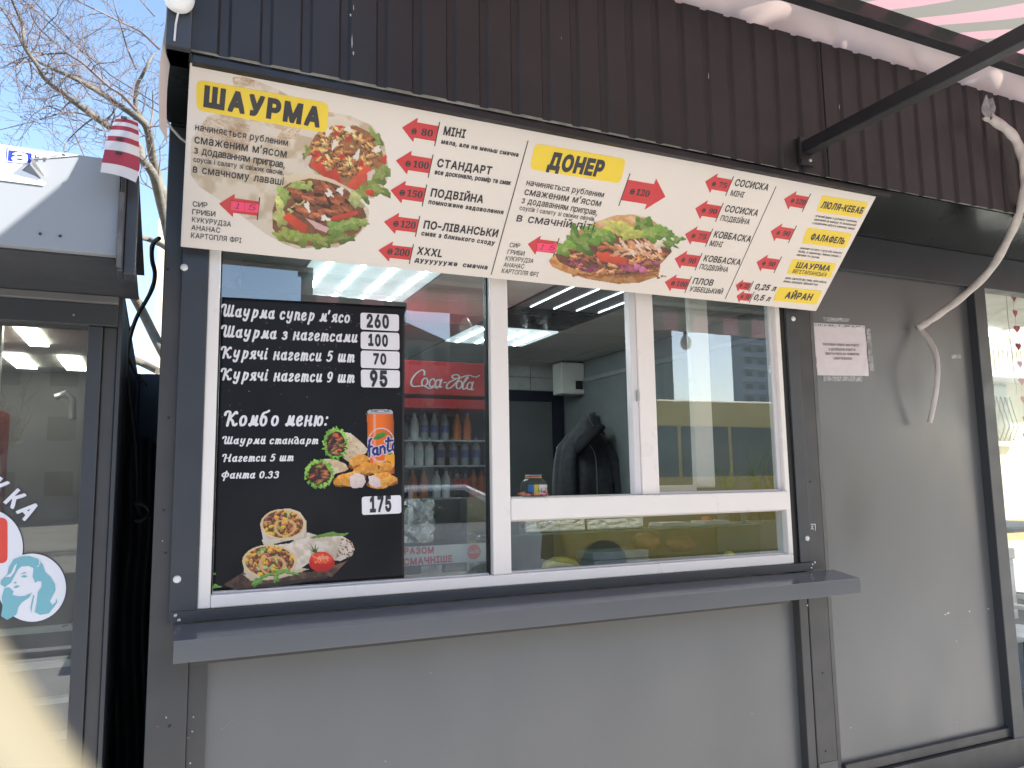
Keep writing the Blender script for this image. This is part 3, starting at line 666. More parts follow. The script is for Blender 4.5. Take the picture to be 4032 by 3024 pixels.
def arrow(Z, tip, top, bot, tr, br, ln, price, flip=False, k=1.0):
    """red price arrow: pointed head, shaft, end line and price"""
    (ut, vt), (uh, vh), (ub, vb), (ur, v1), (ur2, v2) = uvs(Z, (tip, top, bot, tr, br))
    vm = (vh + vb)/2; hh = (vh - vb)/2; sh_ = hh*.64; uh = (uh + ub)/2; ur = (ur + ur2)/2; s = -1 if flip else 1
    pts = [(ut + s*.004, vm + .004), (uh - s*.004, vm + hh*.94), (uh, vm + hh), (uh, vm + sh_), (ur, vm + sh_), (ur, vm - sh_), (uh, vm - sh_), (uh, vm - hh), (uh - s*.004, vm - hh*.94), (ut + s*.004, vm - .004), (ut, vm)]
    if flip: pts = pts[::-1]
    ar = MB().poly(SG, pts, .0002, .0009).build('price_arrow', RED, S)
    bar(Z, *ln, name='arrow_line')
    return ar
def price(ar, Z, txt, p0, p1, h):
    cur = '₴'; a = Z(*p0); b = Z(*p1)
    d = np.array(b) - np.array(a)
    lettering('currency_mark', cur, SG, a, tuple(np.array(a) + d*.24), h/Z.m*.8, DARK, ar, 'c', .02, off=.0016, stretch=(.7, 1.3))
    num = ''.join(chr(0x1D7CE + int(c)) for c in txt)
    lettering('price_digits', num, SG, tuple(np.array(a) + d*(.32 if len(txt) > 2 else .46)), b, h/Z.m, DARK, ar, 'd', .012, off=.0016, stretch=(.7, 1.35), gap=.05)
# --- left block
quadbox(A_, ((135, 207), (1097, 380), (1082, 597), (135, 430)), .022, YEL)
line(A_, 'title', 'ШАУРМА', (185, 393), (1030, 548), 135, bold=.05, off=.0016, gap=.09)
for t, a, b, h in (('начиняється рубленим', (125, 574), (797, 690), 38), ("смаженим м’ясом", (120, 668), (787, 775), 48), ('з додаванням приправ,', (118, 742), (775, 850), 41),
                   ('соусів і салату зі свіжих овочів,', (113, 803), (768, 900), 28), ('в смачному лаваші', (108, 880), (765, 975), 43)):
    line(A_, 'body_text', t, a, b, h, 'x', .008, off=.0022)
for t, a, b in (('СИР', (108, 1128), (215, 1137)), ('ГРИБИ', (105, 1185), (272, 1202)), ('КУКУРУДЗА', (102, 1240), (385, 1275)), ('АНАНАС', (98, 1298), (307, 1320)), ('КАРТОПЛЯ ФРІ', (95, 1355), (460, 1393))):
    line(A_, 'topping_text', t, a, b, 37, 'c', .006, off=.0022)
ar = arrow(A_, (300, 1108), (415, 1040), (400, 1205), (590, 1094), (578, 1198), ((594, 1063), (577, 1228)), '')
ar.location = ar.location
quadbox(A_, ((388, 1087), (486, 1099), (482, 1166), (385, 1152)), .001, PINK, 'price_sticker', h0=.0022, h1=.0028); quadbox(A_, ((489, 1099), (588, 1110), (583, 1174), (485, 1166)), .001, PINK, 'price_sticker', h0=.0022, h1=.0028)
line(A_, 'handwriting', '1', (410, 1142), (442, 1146), 42, bold=-.01, m=INK, off=.0034, slant=.3, stretch=(.4, 2)); line(A_, 'handwriting', '5', (508, 1152), (556, 1156), 42, bold=-.01, m=INK, off=.0034, slant=.3, stretch=(.4, 2))
# --- prices of the wraps
for tip, top, bot, tr_, br, ln, pr, t0, t1, head, hc, sub, sc_ in (
    ((153, 190), (268, 118), (235, 293), (413, 182), (393, 292), ((425, 148), (390, 322)), '80', (218, 232), (372, 255), ('МІНІ', (450, 238), (607, 263)), 60, ('мала, але не меньш смачна', (435, 303), (995, 400)), 24),
    ((108, 432), (223, 358), (190, 527), (368, 420), (348, 523), ((378, 385), (342, 552)), '100', (173, 467), (343, 490), ('СТАНДАРТ', (403, 470), (797, 528)), 57, ('все досконало, розмір та смак', (388, 525), (940, 605)), 25),
    ((68, 648), (180, 576), (150, 738), (325, 635), (303, 733), ((333, 602), (298, 760)), '150', (130, 678), (297, 700), ('ПОДВІЙНА', (357, 685), (738, 735)), 56, ('помножене задоволення', (342, 740), (885, 817)), 24),
    ((22, 873), (132, 808), (103, 960), (277, 858), (253, 952), ((283, 830), (248, 980)), '120', (85, 903), (246, 923), ('ПО-ЛІВАНСЬКИ', (305, 917), (843, 982)), 55, ('смак з близького сходу', (290, 968), (822, 1040)), 24),
    ((-20, 1083), (88, 1016), (58, 1160), (232, 1063), (210, 1153), ((238, 1035), (203, 1177)), '200', (42, 1105), (203, 1123), ('XXXL', (258, 1105), (440, 1128)), 52, ('дууууууже  смачна', (243, 1160), (770, 1217)), 24)):
    ar = arrow(B_, tip, top, bot, tr_, br, ln, pr); price(ar, B_, pr, t0, t1, 50)
    line(B_, 'dish_name', *head, hc, 'c', .03); line(B_, 'dish_note', *sub, sc_, 'x', .034, stretch=(.8, 1.05))
bar(B_, (1067, 283), (800, 1255))
# --- doner block
quadbox(B_, ((1118, 303), (1780, 418), (1735, 595), (1078, 490)), .022, YEL)
line(B_, 'title', 'ДОНЕР', (1203, 478), (1600, 541), 112, bold=.05, off=.0016, gap=.09)
for t, a, b, h in (('начиняється рубленим', (1052, 605), (1612, 695), 34), ("смаженим м’ясом", (1037, 675), (1590, 762), 41), ('з додаванням приправ,', (1018, 735), (1565, 825), 36),
                   ('соусів і салату зі свіжих овочів,', (1003, 785), (1550, 868), 25), ('в смачній піті', (980, 867), (1540, 935), 46)):
    line(B_, 'body_text', t, a, b, h, 'x', .008, off=.0014)
for t, a, b in (('СИР', (930, 1055), (1005, 1062)), ('ГРИБИ', (915, 1105), (1037, 1118)), ('КУКУРУДЗА', (902, 1152), (1103, 1172)), ('АНАНАС', (887, 1198), (1035, 1212)), ('КАРТОПЛЯ ФРІ', (873, 1242), (1137, 1270))):
    line(B_, 'topping_text', t, a, b, 33, 'c', .006)
arrow(B_, (1065, 1037), (1163, 975), (1118, 1110), (1284, 1015), (1258, 1105), ((1293, 990), (1250, 1125)), '')
quadbox(B_, ((1133, 1020), (1282, 1035), (1270, 1092), (1130, 1083)), .001, PINK, 'price_sticker', h0=.0022, h1=.0028)
line(B_, 'handwriting', '1', (1150, 1068), (1172, 1070), 36, bold=-.01, m=INK, off=.0034, slant=.3, stretch=(.4, 2)); line(B_, 'handwriting', '5', (1212, 1074), (1252, 1077), 36, bold=-.01, m=INK, off=.0034, slant=.3, stretch=(.4, 2))
ar = arrow(B_, (2065, 688), (1995, 557), (1915, 785), (1785, 570), (1742, 715), ((1805, 520), (1728, 757)), '', flip=True); price(ar, B_, '120', (1800, 668), (1940, 692), 48)
# --- sausages
for tip, top, bot, tr_, br, ln, pr, t0, t1, a, b in (
    ((610, 258), (720, 183), (660, 353), (838, 240), (803, 347), ((855, 208), (793, 378)), '75', (665, 290), (792, 310), ('СОСИСКА', (862, 288), (1153, 333), 60), ('МІНІ', (825, 375), (940, 392), 50)),
    ((523, 493), (635, 418), (570, 582), (753, 468), (713, 573), ((768, 440), (702, 605)), '90', (577, 520), (705, 538), ('СОСИСКА', (775, 512), (1062, 555), 57), ('ПОДВІЙНА', (738, 592), (990, 628), 48)),
    ((435, 715), (547, 645), (482, 802), (660, 690), (625, 787), ((678, 662), (613, 822)), '75', (487, 742), (612, 758), ('КОВБАСКА', (680, 737), (1000, 782), 57), ('МІНІ', (645, 812), (752, 825), 48)),
    ((345, 930), (460, 858), (390, 1012), (570, 905), (533, 998), ((587, 877), (520, 1027)), '90', (397, 952), (522, 970), ('КОВБАСКА', (592, 945), (910, 982), 54), ('ПОДВІЙНА', (557, 1013), (803, 1043), 45)),
    ((257, 1137), (370, 1065), (303, 1208), (480, 1107), (447, 1195), ((497, 1080), (430, 1223)), '100', (308, 1155), (443, 1173), ('ПЛОВ', (497, 1143), (672, 1160), 53), ('УЗБЕЦЬКИЙ', (468, 1207), (755, 1235), 44))):
    ar = arrow(C_, tip, top, bot, tr_, br, ln, pr); price(ar, C_, pr, t0, t1, 46)
    line(C_, 'dish_name', *a, 'c', .02); line(C_, 'dish_name', *b, 'c', .012)
bar(C_, (1228, 295), (788, 1275), .003)
for tip, top, bot, tr_, br, ln, pr, t0, t1, h in (
    ((1298, 408), (1408, 338), (1340, 498), (1512, 388), (1475, 490), ((1527, 358), (1460, 518)), '120', (1350, 435), (1475, 458), 46),
    ((1180, 692), (1287, 620), (1215, 773), (1390, 665), (1350, 757), ((1405, 637), (1338, 788)), '90', (1227, 715), (1340, 730), 44),
    ((1057, 960), (1163, 893), (1092, 1035), (1262, 935), (1222, 1022), ((1278, 907), (1210, 1050)), '90', (1102, 980), (1212, 995), 42),
    ((875, 1160), (947, 1110), (897, 1210), (1018, 1135), (987, 1200), ((1030, 1118), (993, 1213)), '25', (903, 1172), (993, 1186), 38),
    ((885, 1250), (957, 1205), (907, 1305), (1025, 1228), (993, 1293), ((1040, 1213), (995, 1307)), '50', (915, 1268), (1000, 1278), 36)):
    ar = arrow(C_, tip, top, bot, tr_, br, ln, pr); price(ar, C_, pr, t0, t1, h)
line(C_, 'dish_name', '0,25 л', (1037, 1190), (1217, 1207), 48, 'c', .03, slant=.12); line(C_, 'dish_name', '0,5 л', (1027, 1280), (1168, 1295), 46, 'c', .03, slant=.12)
for q, t, a, b, h, bo in ((((1628, 373), (2035, 437), (1968, 572), (1580, 515)), 'ЛЮЛЯ-КЕБАБ', (1613, 480), (1975, 533), 57, .035),
                      (((1502, 655), (1895, 707), (1830, 835), (1453, 790)), 'ФАЛАФЕЛЬ', (1522, 757), (1815, 798), 54, .035),
                      (((1372, 928), (1758, 968), (1698, 1095), (1322, 1058)), 'ШАУРМА', (1395, 1002), (1690, 1033), 50, .028),
                      (((1252, 1170), (1635, 1207), (1580, 1327), (1200, 1290)), 'АЙРАН', (1300, 1267), (1530, 1287), 56, .035)):
    quadbox(C_, q, .012, YEL); line(C_, 'title', t, a, b, h, 'c', bo, off=.0016)
line(C_, 'title', 'ВЕГЕТАРІАНСЬКА', (1368, 1048), (1662, 1080), 34, 'c', .01, off=.0016)
for t, a, b in (("м’ясний фарш з рубленої телятини,", (1570, 560), (1930, 612)), ('нанизаний на шампур та засмажений', (1558, 591), (1920, 642)), ('з додаванням цибулі в смачному лаваші', (1540, 620), (1908, 673)),
                ('невеликі котлети з нуту або кінських', (1435, 840), (1800, 884)), ('бобів, в смачному лаваші разом з', (1420, 870), (1785, 914)), ('овочами та соусом', (1405, 898), (1600, 924)),
                ('салат, картопля фрі, гриби, свіжа цибуля,', (1305, 1100), (1665, 1139)), ('ананас, кукурудза, фірмовий соус', (1290, 1129), (1590, 1160))):
    line(C_, 'small_print', t, a, b, 15, 'x', .012)
# fixing hooks on the top edge
for px, py in ((1500, 405), (1910, 452), (2352, 538), (2750, 610), (3204, 694)):
    u, v = SG.uv(px, py); q = SG.P(u, SHGT - .004, .0); MB().tube([Vector(q) + Vector((0, -.002, -.004)), Vector(q) + Vector((0, .01, .022))], .0045, 8).build('hook', ZINC, S)

# --- printed pictures of the food
PRN = print_mat('print_ink')
pr = Print(85, 170, 1545, 1465, 4.6, 3)
# back wrap: flatbread with grill marks
m1 = pr.fill([(395, 190), (470, 178), (700, 265), (1000, 420), (1260, 470), (1420, 545), (1500, 660), (1530, 840), (1520, 960), (1420, 1075), (1250, 1080), (1010, 880), (760, 700), (420, 420)], (230, 217, 202), .06, 120, (.02, -.08), col2=(206, 182, 155), size2=90)
m2 = pr.fill([(215, 470), (330, 440), (700, 560), (1000, 640), (910, 760), (960, 850), (1230, 1000), (1000, 980), (780, 900), (430, 890), (90, 905), (95, 640)], (228, 214, 197), .06, 110, (.03, -.05), col2=(200, 178, 150), size2=120)
for k in range(26):                                     # griddle stripes
    y = 185 + k*11.0; w_ = pr.noise(30)
    for (xa, xb, dy) in ((375, 560, .16), (180, 520, .2)):
        yy = y + (0 if dy == .16 else 290)
        band = (np.abs(pr.Y - yy - dy*(pr.X - xa) - 12*(w_ - .5)) < 3.4) & (pr.X > xa) & (pr.X < xb) & (w_ > .42) & (m1 | m2) & (yy < 240 if dy == .16 else yy < 620)
        pr.C[band] = pr.C[band]*np.array([.80, .62, .52])
for k in range(16):
    xa = 840 + 9*k; band = (np.abs((pr.X - xa) + .75*(pr.Y - 470)) < 4.0) & (pr.Y > 450) & (pr.Y < 640) & m1 & (pr.noise(18) > .5)
    pr.C[band] = pr.C[band]*np.array([.86, .62, .42])
# opening of the back wrap
hole = pr.fill([(1000, 610), (1080, 535), (1180, 510), (1300, 545), (1410, 600), (1470, 690), (1505, 800), (1500, 900), (1440, 1010), (1330, 1050), (1250, 1010), (1100, 940), (960, 850), (905, 780)], (158, 104, 66), .5, 30)
pr.fill([(1010, 560), (1090, 480), (1200, 470), (1290, 540), (1230, 560), (1120, 545), (1040, 600)], (232, 216, 198), .05, 40, (0, -.1))
R_ = random.Random(8)
for x, y, a, b, g_ in ((1445, 650, 75, 40, 70), (1480, 900, 70, 75, 100), (1450, 1010, 90, 50, 20), (1340, 1040, 60, 45, 40), (950, 760, 35, 60, -30), (1010, 830, 30, 50, -40)):
    pr.leaf(x, y, a, b, g_, (118, 138, 62))
for x, y, a, b, g_ in ((1170, 575, 55, 30, 20), (1010, 760, 55, 38, 30), (1190, 770, 45, 30, 10), (1060, 850, 60, 110, -30), (1500, 790, 18, 40, 10), (1405, 690, 30, 22, 0), (1395, 1030, 40, 22, 10)):
    pr.blob(x, y, a, b, g_, (206, 62, 44), .3, tex=.2, size=20, light=(-.15, -.25))
for k in range(95):
    a = R_.uniform(0, 6.28); r = R_.random()**.5; x = 1215 + 225*r*math.cos(a); y = 735 + 165*r*math.sin(a)
    pr.meat(x, y, R_.uniform(22, 58), R_.uniform(10, 22), R_.uniform(-40, 100), R_.choice(((208, 160, 98), (190, 132, 78), (222, 178, 118), (170, 104, 60), (214, 150, 92))), clip=hole)
for x, y in ((1090, 590), (1240, 570), (1445, 715), (1300, 760), (1140, 680)): pr.blob(x, y, 38, 20, R_.uniform(0, 180), (238, 228, 214), .5, tex=.05)
for x, y in ((1190, 770), (1150, 600), (1240, 640), (1010, 740), (1330, 820)): pr.blob(x, y, 26, 18, R_.uniform(0, 180), (196, 52, 38), .4, tex=.2, size=10)
pr.fill([(1225, 980), (1360, 830), (1410, 850), (1395, 900), (1290, 1015)], (214, 82, 56), .15, 30, (-.15, -.2))
pr.fill([(1100, 870), (1150, 850), (1190, 960), (1170, 1000), (1120, 950)], (196, 60, 42), .15, 20, (.1, -.2))
for x, y in ((940, 800), (1400, 900)): pr.blob(x, y, 22, 45, 20, (222, 198, 190), .3, tex=.05)
# front wrap
m3 = pr.fill([(95, 905), (430, 890), (780, 900), (985, 890), (1130, 940), (1290, 1020), (1390, 1150), (1385, 1260), (1290, 1360), (1160, 1430), (1000, 1430), (860, 1440), (760, 1400), (640, 1335), (480, 1215), (310, 1090), (150, 985)], (224, 210, 192), .06, 120, (-.02, -.08), col2=(199, 181, 156), size2=120)
hole2 = pr.fill([(770, 985), (860, 930), (985, 915), (1110, 950), (1230, 1010), (1330, 1100), (1370, 1200), (1330, 1300), (1240, 1380), (1080, 1410), (900, 1420), (760, 1380), (690, 1290), (690, 1150), (720, 1050)], (128, 78, 52), .5, 30)
for x, y, a, b, g_, c in ((860, 985, 70, 45, -10, (150, 172, 82)), (770, 1050, 55, 60, 10, (140, 168, 78)), (740, 1180, 45, 95, 0, (188, 192, 112)), (960, 990, 55, 35, 20, (164, 180, 96)), (780, 1340, 80, 45, 20, (138, 150, 62)),
                          (880, 1350, 70, 55, 10, (128, 148, 60)), (1040, 1380, 95, 60, 20, (118, 138, 52)), (1170, 1290, 90, 45, -10, (112, 150, 66)), (1260, 1250, 70, 50, 0, (126, 160, 72)), (1210, 1360, 80, 35, 0, (96, 120, 50)), (1350, 1250, 40, 25, 0, (140, 165, 80)), (1290, 1090, 60, 50, 30, (176, 180, 120)), (860, 1130, 65, 25, -35, (196, 200, 130))):
    pr.leaf(x, y, a, b, g_, c)
for x, y, a, b, g_ in ((870, 1040, 75, 45, 10), (1060, 1010, 85, 50, 0), (1080, 1090, 100, 45, 10), (940, 1170, 100, 35, 15), (1020, 1200, 60, 35, 20), (1180, 1120, 95, 60, 20), (1230, 1160, 70, 35, 30), (1090, 1000, 60, 40, 60), (1120, 1170, 90, 28, 10), (960, 1080, 60, 28, 20)):
    pr.meat(x, y, a, b, g_, R_.choice(((142, 78, 50), (158, 90, 58), (128, 66, 44), (168, 96, 66))))
pr.fill([(760, 1215), (800, 1170), (945, 1270), (925, 1325), (895, 1320)], (206, 72, 44), .12, 30, (-.1, -.2))
pr.fill([(1060, 1245), (1130, 1200), (1300, 1160), (1310, 1185), (1180, 1225)], (196, 66, 48), .12, 30, (0, -.2))
pr.fill([(930, 1215), (985, 1235), (1095, 1285), (1080, 1320), (1000, 1290)], (216, 176, 174), .06, 20)
for x, y in ((940, 1130), (1070, 1215), (1180, 1015), (1100, 1035)): pr.blob(x, y, 34, 20, R_.uniform(0, 180), (238, 230, 220), .6, tex=.04)
pr.fill([(765, 905), (985, 890), (1130, 935), (1290, 1020), (1240, 1005), (1080, 945), (960, 925), (800, 960)], (226, 206, 178), .05, 40, (0, -.1))
pr.build('shawarma_picture', SG, A_, PRN, S, off=.00012, tone=.80)
# pita with doner meat
pr = Print(1210, 812, 2215, 1332, 4.2, 5)
pr.fill([(1420, 940), (1560, 870), (1700, 825), (1830, 818), (1960, 850), (2050, 920), (2075, 980), (2000, 1010), (1700, 990), (1450, 990)], (202, 150, 96), .14, 40, (.05, -.2), col2=(220, 184, 142), size2=60)
pr.fill([(1215, 1155), (1260, 1110), (1500, 1130), (1900, 1180), (2030, 1190), (2015, 1270), (1880, 1315), (1720, 1325), (1500, 1290), (1330, 1240), (1240, 1200)], (206, 150, 92), .16, 35, (0, -.25), col2=(176, 112, 60), size2=50)
body = pr.fill([(1260, 1105), (1400, 1010), (1640, 960), (1900, 960), (2080, 1010), (2115, 1090), (2030, 1180), (2010, 1230), (1860, 1260), (1600, 1265), (1400, 1215), (1290, 1160)], (110, 62, 40), .5, 24)
R_ = random.Random(21)
for k in range(75):
    x = R_.uniform(1280, 2090); y = R_.uniform(1020, 1250) - .0002*(x-1680)**2*.4
    pr.meat(x, y, R_.uniform(26, 62), R_.uniform(12, 26), R_.uniform(-30, 40), R_.choice(((178, 112, 70), (160, 94, 58), (196, 132, 88), (142, 84, 54), (206, 148, 104))), clip=body)
for k in range(26):
    pr.blob(R_.uniform(1300, 2000), R_.uniform(1150, 1230), R_.uniform(18, 40), R_.uniform(6, 12), R_.uniform(-40, 40), R_.choice(((146, 44, 98), (120, 34, 84), (176, 80, 130))), .6, tex=.3, size=10, clip=body)
pr.fill([(1560, 1105), (1640, 1090), (1780, 1140), (1790, 1185), (1690, 1180), (1580, 1150)], (206, 74, 44), .15, 25, (0, -.25))
for k in range(34): pr.blob(R_.uniform(1700, 2020), R_.uniform(1010, 1130), R_.uniform(22, 48), R_.uniform(8, 16), R_.uniform(-50, 60), R_.choice(((230, 190, 160), (214, 158, 118), (236, 208, 188))), .5, tex=.25, size=14)
for x, y in ((1900, 1220), (1860, 1200)): pr.blob(x, y, 26, 24, 0, (206, 110, 160), .2, tex=.1, light=(-.2, -.3))
pr.blob(2025, 1030, 34, 26, 20, (226, 214, 200), .2, tex=.05, light=(-.1, -.2))
for x, y, a, b, g_ in ((1400, 1000, 60, 80, -20), (1330, 1060, 70, 50, 10), (1470, 1030, 90, 60, 20), (1580, 970, 85, 70, -10), (1500, 940, 45, 40, 30), (1900, 900, 60, 70, 10), (1960, 960, 90, 55, 10), (2060, 960, 70, 35, -30), (2100, 1030, 60, 30, 20), (2160, 1000, 45, 25, -20), (1640, 1000, 60, 35, 10)):
    pr.leaf(x, y, a, b, g_, R_.choice(((96, 140, 46), (118, 160, 58), (84, 124, 40))))
for x, y, a, b, g_ in ((1750, 930, 100, 50, 5), (1820, 960, 70, 40, -10), (1690, 900, 60, 28, 20)): pr.leaf(x, y, a, b, g_, (196, 196, 92))
for x in range(1400, 2060, 34): pr.blob(x, 1262 + R_.uniform(-12, 14), 24, 9, R_.uniform(-20, 20), (150, 88, 50), .5, tex=.3, clip=None)
pr.build('doner_picture', SG, B_, PRN, S, off=.0011, tone=.80)
# ------------------------------------------------------------------ black menu poster stuck on the left pane
PO = Plane((.182, .0305, 1.19), (1, 0, 0), (0, 0, 1))
D_ = Zoom(700, 950, 2.212); E_ = Zoom(700, 1600, 1.952)
PT = thing('menu_poster', 'glossy black menu poster with white script lettering stuck on the left window pane', 'poster', (.6, .0335, 1.19))
corners = uvs(D_, ((318, 480), (1980, 570)), PO) + uvs(E_, ((1768, 1325), (250, 1475)), PO)
(u0, vt0), (u1, vt1), (u2, vb1), (u3, vb0) = corners; u0 = .004
POSTER = mat('poster_black', (.008, .0075, .0095), .4, var=.3, scale=2.5, bump=.04, bscale=26, rvar=.1, spec=.3)
pm = MB()
def psurf(u, v):
    uu = u0 + (u1 - .002 - u0)*u; lo = vb0 + (vb1 - vb0)*u + .004*math.sin(u*9); hi = vt0 + (vt1 - vt0)*u
    return PO.P(uu, max(lo, .004) + (hi - max(lo, .004))*v, -.0 + .0006*math.sin(u*13+v*7) + (.012*max(0, u-.985)/.015 if v > .97 else 0))
pm.grid(psurf, 60, 60); po = pm.build('sheet', POSTER, PT, smooth='all')
md = po.modifiers.new('thick', 'SOLIDIFY'); md.thickness = .0006; md.offset = -1
WINK = mat('poster_white', (.76, .73, .74), .4, var=.02); BINK = mat('sticker_digits', (.03, .028, .03), .35, var=.5, scale=60)
STK = mat('price_paper', (.78, .74, .76), .4, var=.03)
for t, a, b, h in (("Шаурма супер м'ясо", (375, 650), (1500, 710), 68), ('Шаурма з нагетсами', (375, 830), (1565, 880), 66), ('Курячі нагетси 5 шт', (372, 1015), (1540, 1052), 66), ('Курячі нагетси 9 шт', (372, 1205), (1540, 1230), 66), ('Комбо меню:', (400, 1605), (1310, 1605), 84)):
    line(D_, 'script_line', t, a, b, h, 'x', 0.0, m=WINK, pl=PO, par=PT, script=True, off=.0022, stretch=(.6, 1.8), gap=.09)
for t, a, b, h in (('Шаурма стандарт', (340, 288), (1080, 288), 38), ('Нагетси 5 шт', (340, 425), (890, 418), 38), ('Фанта 0.33', (335, 553), (778, 550), 38)):
    line(E_, 'script_line', t, a, b, h, 'x', 0.0, m=WINK, pl=PO, par=PT, script=True, off=.0022, stretch=(.6, 1.8), gap=.09)
for Z, q, t, a, b, h in ((D_, ((1590, 622), (1925, 640), (1925, 785), (1590, 768)), '260', (1643, 745), (1838, 755), 104), (D_, ((1592, 788), (1927, 800), (1930, 950), (1592, 938)), '100', (1657, 905), (1828, 915), 92),
                         (D_, ((1593, 952), (1930, 962), (1930, 1112), (1593, 1103)), '70', (1702, 1068), (1815, 1071), 86), (D_, ((1593, 1118), (1932, 1125), (1932, 1277), (1595, 1272)), '95', (1672, 1258), (1825, 1260), 125),
                         (E_, ((1413, 695), (1715, 682), (1717, 822), (1415, 835)), '175', (1475, 808), (1640, 800), 108)):
    bx = quadbox(Z, q, .010, STK, 'price_sticker', PO, PT, .0018, .0026)
    line(Z, 'price_digits', t, a, b, h, 'c', .042, m=BINK, pl=PO, par=bx, off=.0036, stretch=(.5, 1.3), gap=.1)
# --- combo picture
pr = Print(972, 15, 1690, 645, 4.2, 9); R_ = random.Random(31)
def can():
    pr.fill([(1450, 40), (1470, 25), (1550, 20), (1640, 25), (1657, 42), (1652, 62), (1460, 62)], (186, 190, 196), .1, 20, (0, -.3))
    pr.blob(1553, 36, 80, 10, 0, (120, 124, 130), .05, tex=.2, size=10); pr.blob(1560, 38, 30, 5, 0, (210, 212, 216), .1)
    m = pr.fill([(1452, 60), (1655, 60), (1662, 120), (1666, 520), (1460, 520), (1452, 120)], (244, 116, 34), .04, 60)
    x = (pr.X[m] - 1558)/105; pr.C[m] *= (np.clip(1.05 - .5*np.abs(x + .15)**2.2, .3, 1.2))[:, None]
    hl = m & (np.abs(pr.X - 1512) < 9); pr.C[hl] = pr.C[hl]*.75 + .22
    ring = lambda cx, cy, rx, ry: ((pr.X - cx)/rx)**2 + ((pr.Y - cy)/ry)**2
    e = ring(1562, 296, 108, 132); pr.C[m & (e < 1) & (e > .88)] = lin((214, 206, 208))
    e = m & (ring(1562, 296, 98, 122) < .93); pr.C[e] = pr.C[e]*np.array([.98, .86, .7])
    pr.fill([(1502, 252), (1525, 215), (1570, 198), (1606, 205), (1590, 232), (1548, 252)], (62, 140, 52), .2, 20, (-.1, -.3), clip=m)
    e = ring(1632, 410, 42, 66); pr.C[m & (e < 1)] = lin((246, 168, 40)); pr.C[m & (e < 1) & (e > .85)] = lin((230, 206, 180))
    pr.blob(1630, 360, 18, 12, -30, (62, 140, 52), .2, clip=m)
    return m
can_m = can()
def brand(st, w, col):                                   # the brush lettering on the can
    for pth in st:
        for (xa, ya), (xb, yb) in zip(pth, pth[1:]):
            t = np.clip(((pr.X-xa)*(xb-xa) + (pr.Y-ya)*(yb-ya))/max((xb-xa)**2 + (yb-ya)**2, 1), 0, 1)
            d = np.hypot(pr.X - xa - t*(xb-xa), pr.Y - ya - t*(yb-ya)); k = (d < w) & can_m; pr.C[k] = lin(col)
fanta = [[(1486, 250), (1474, 262), (1468, 310), (1472, 380), (1462, 395)], [(1456, 318), (1490, 308)],
         [(1528, 318), (1505, 326), (1498, 350), (1512, 372), (1530, 362), (1532, 318), (1534, 370), (1542, 372)],
         [(1556, 312), (1556, 362)], [(1556, 325), (1574, 306), (1588, 316), (1590, 358)],
         [(1618, 240), (1612, 330), (1622, 346), (1636, 338)], [(1598, 268), (1650, 262)], [(1660, 285), (1650, 300), (1650, 330), (1662, 338)]]
brand(fanta, 15, (226, 222, 232)); brand(fanta, 9.5, (30, 44, 120))
pr.fill([(1275, 195), (1330, 205), (1420, 280), (1455, 320), (1455, 350), (1400, 420), (1330, 440), (1280, 410), (1255, 380), (1290, 290)], (226, 206, 176), .08, 40, (.0, -.12), col2=(214, 186, 150), size2=50)
for _ in range(24): pr.blob(R_.uniform(1300, 1440), R_.uniform(240, 400), R_.uniform(3, 8), R_.uniform(2, 5), 0, (176, 132, 90), .5, clip=pr.A.copy())
pr.fill([(1100, 405), (1200, 400), (1290, 440), (1315, 480), (1290, 500), (1210, 520), (1170, 600), (1140, 610)], (224, 204, 174), .08, 40, (.05, -.15), col2=(208, 178, 140), size2=40)
for (cx, cy, rx, ry, ang, n) in ((1210, 285, 82, 110, 12, 20), (1085, 520, 100, 98, 0, 22)):
    for k in range(18):
        a = k/18*6.28; pr.leaf(cx + rx*math.cos(a)*.95, cy + ry*math.sin(a)*.95, 24, 20, R_.uniform(0, 180), R_.choice(((120, 186, 52), (150, 206, 84), (96, 160, 44))))
    pr.blob(cx, cy, rx*.84, ry*.84, ang, (60, 34, 24), .1, tex=.4, size=16)
    for k in range(n):
        a = R_.uniform(0, 6.28); r = R_.random()**.5*.72
        pr.meat(cx + rx*r*math.cos(a), cy + ry*r*math.sin(a), R_.uniform(16, 42), R_.uniform(8, 14), R_.uniform(-60, 30), R_.choice(((112, 64, 46), (92, 50, 38), (128, 78, 58), (150, 96, 72))))
    for k in range(6):
        a = R_.uniform(0, 6.28); pr.blob(cx + rx*.55*math.cos(a), cy + ry*.6*math.sin(a), 22, 8, R_.uniform(-40, 40), R_.choice(((172, 176, 74), (150, 150, 60), (226, 96, 54))), .3, tex=.2)
for x, y, a, b in ((1395, 430, 80, 60), (1560, 470, 85, 48), (1445, 480, 95, 50), (1320, 560, 125, 58), (1570, 570, 115, 62)):
    pr.blob(x, y + 5, a, b, -10, (150, 86, 22), .16, n=22, tex=.25, size=14)
    pr.blob(x, y, a*.96, b*.95, -10, (224, 146, 48), .2, n=22, tex=.28, size=16, light=(-.1, -.28), col2=(236, 172, 80), size2=24)
for pts in ([(1320, 540), (1370, 510), (1430, 530), (1448, 580), (1420, 625), (1340, 632), (1322, 600)], [(1462, 535), (1510, 532), (1555, 560), (1560, 615), (1520, 628), (1470, 600)]):
    pr.fill(pts, (226, 206, 200), .2, 8, (-.05, -.1))
pr.build('combo_picture', PO, E_, PRN, PT, off=.0021, tone=.82)
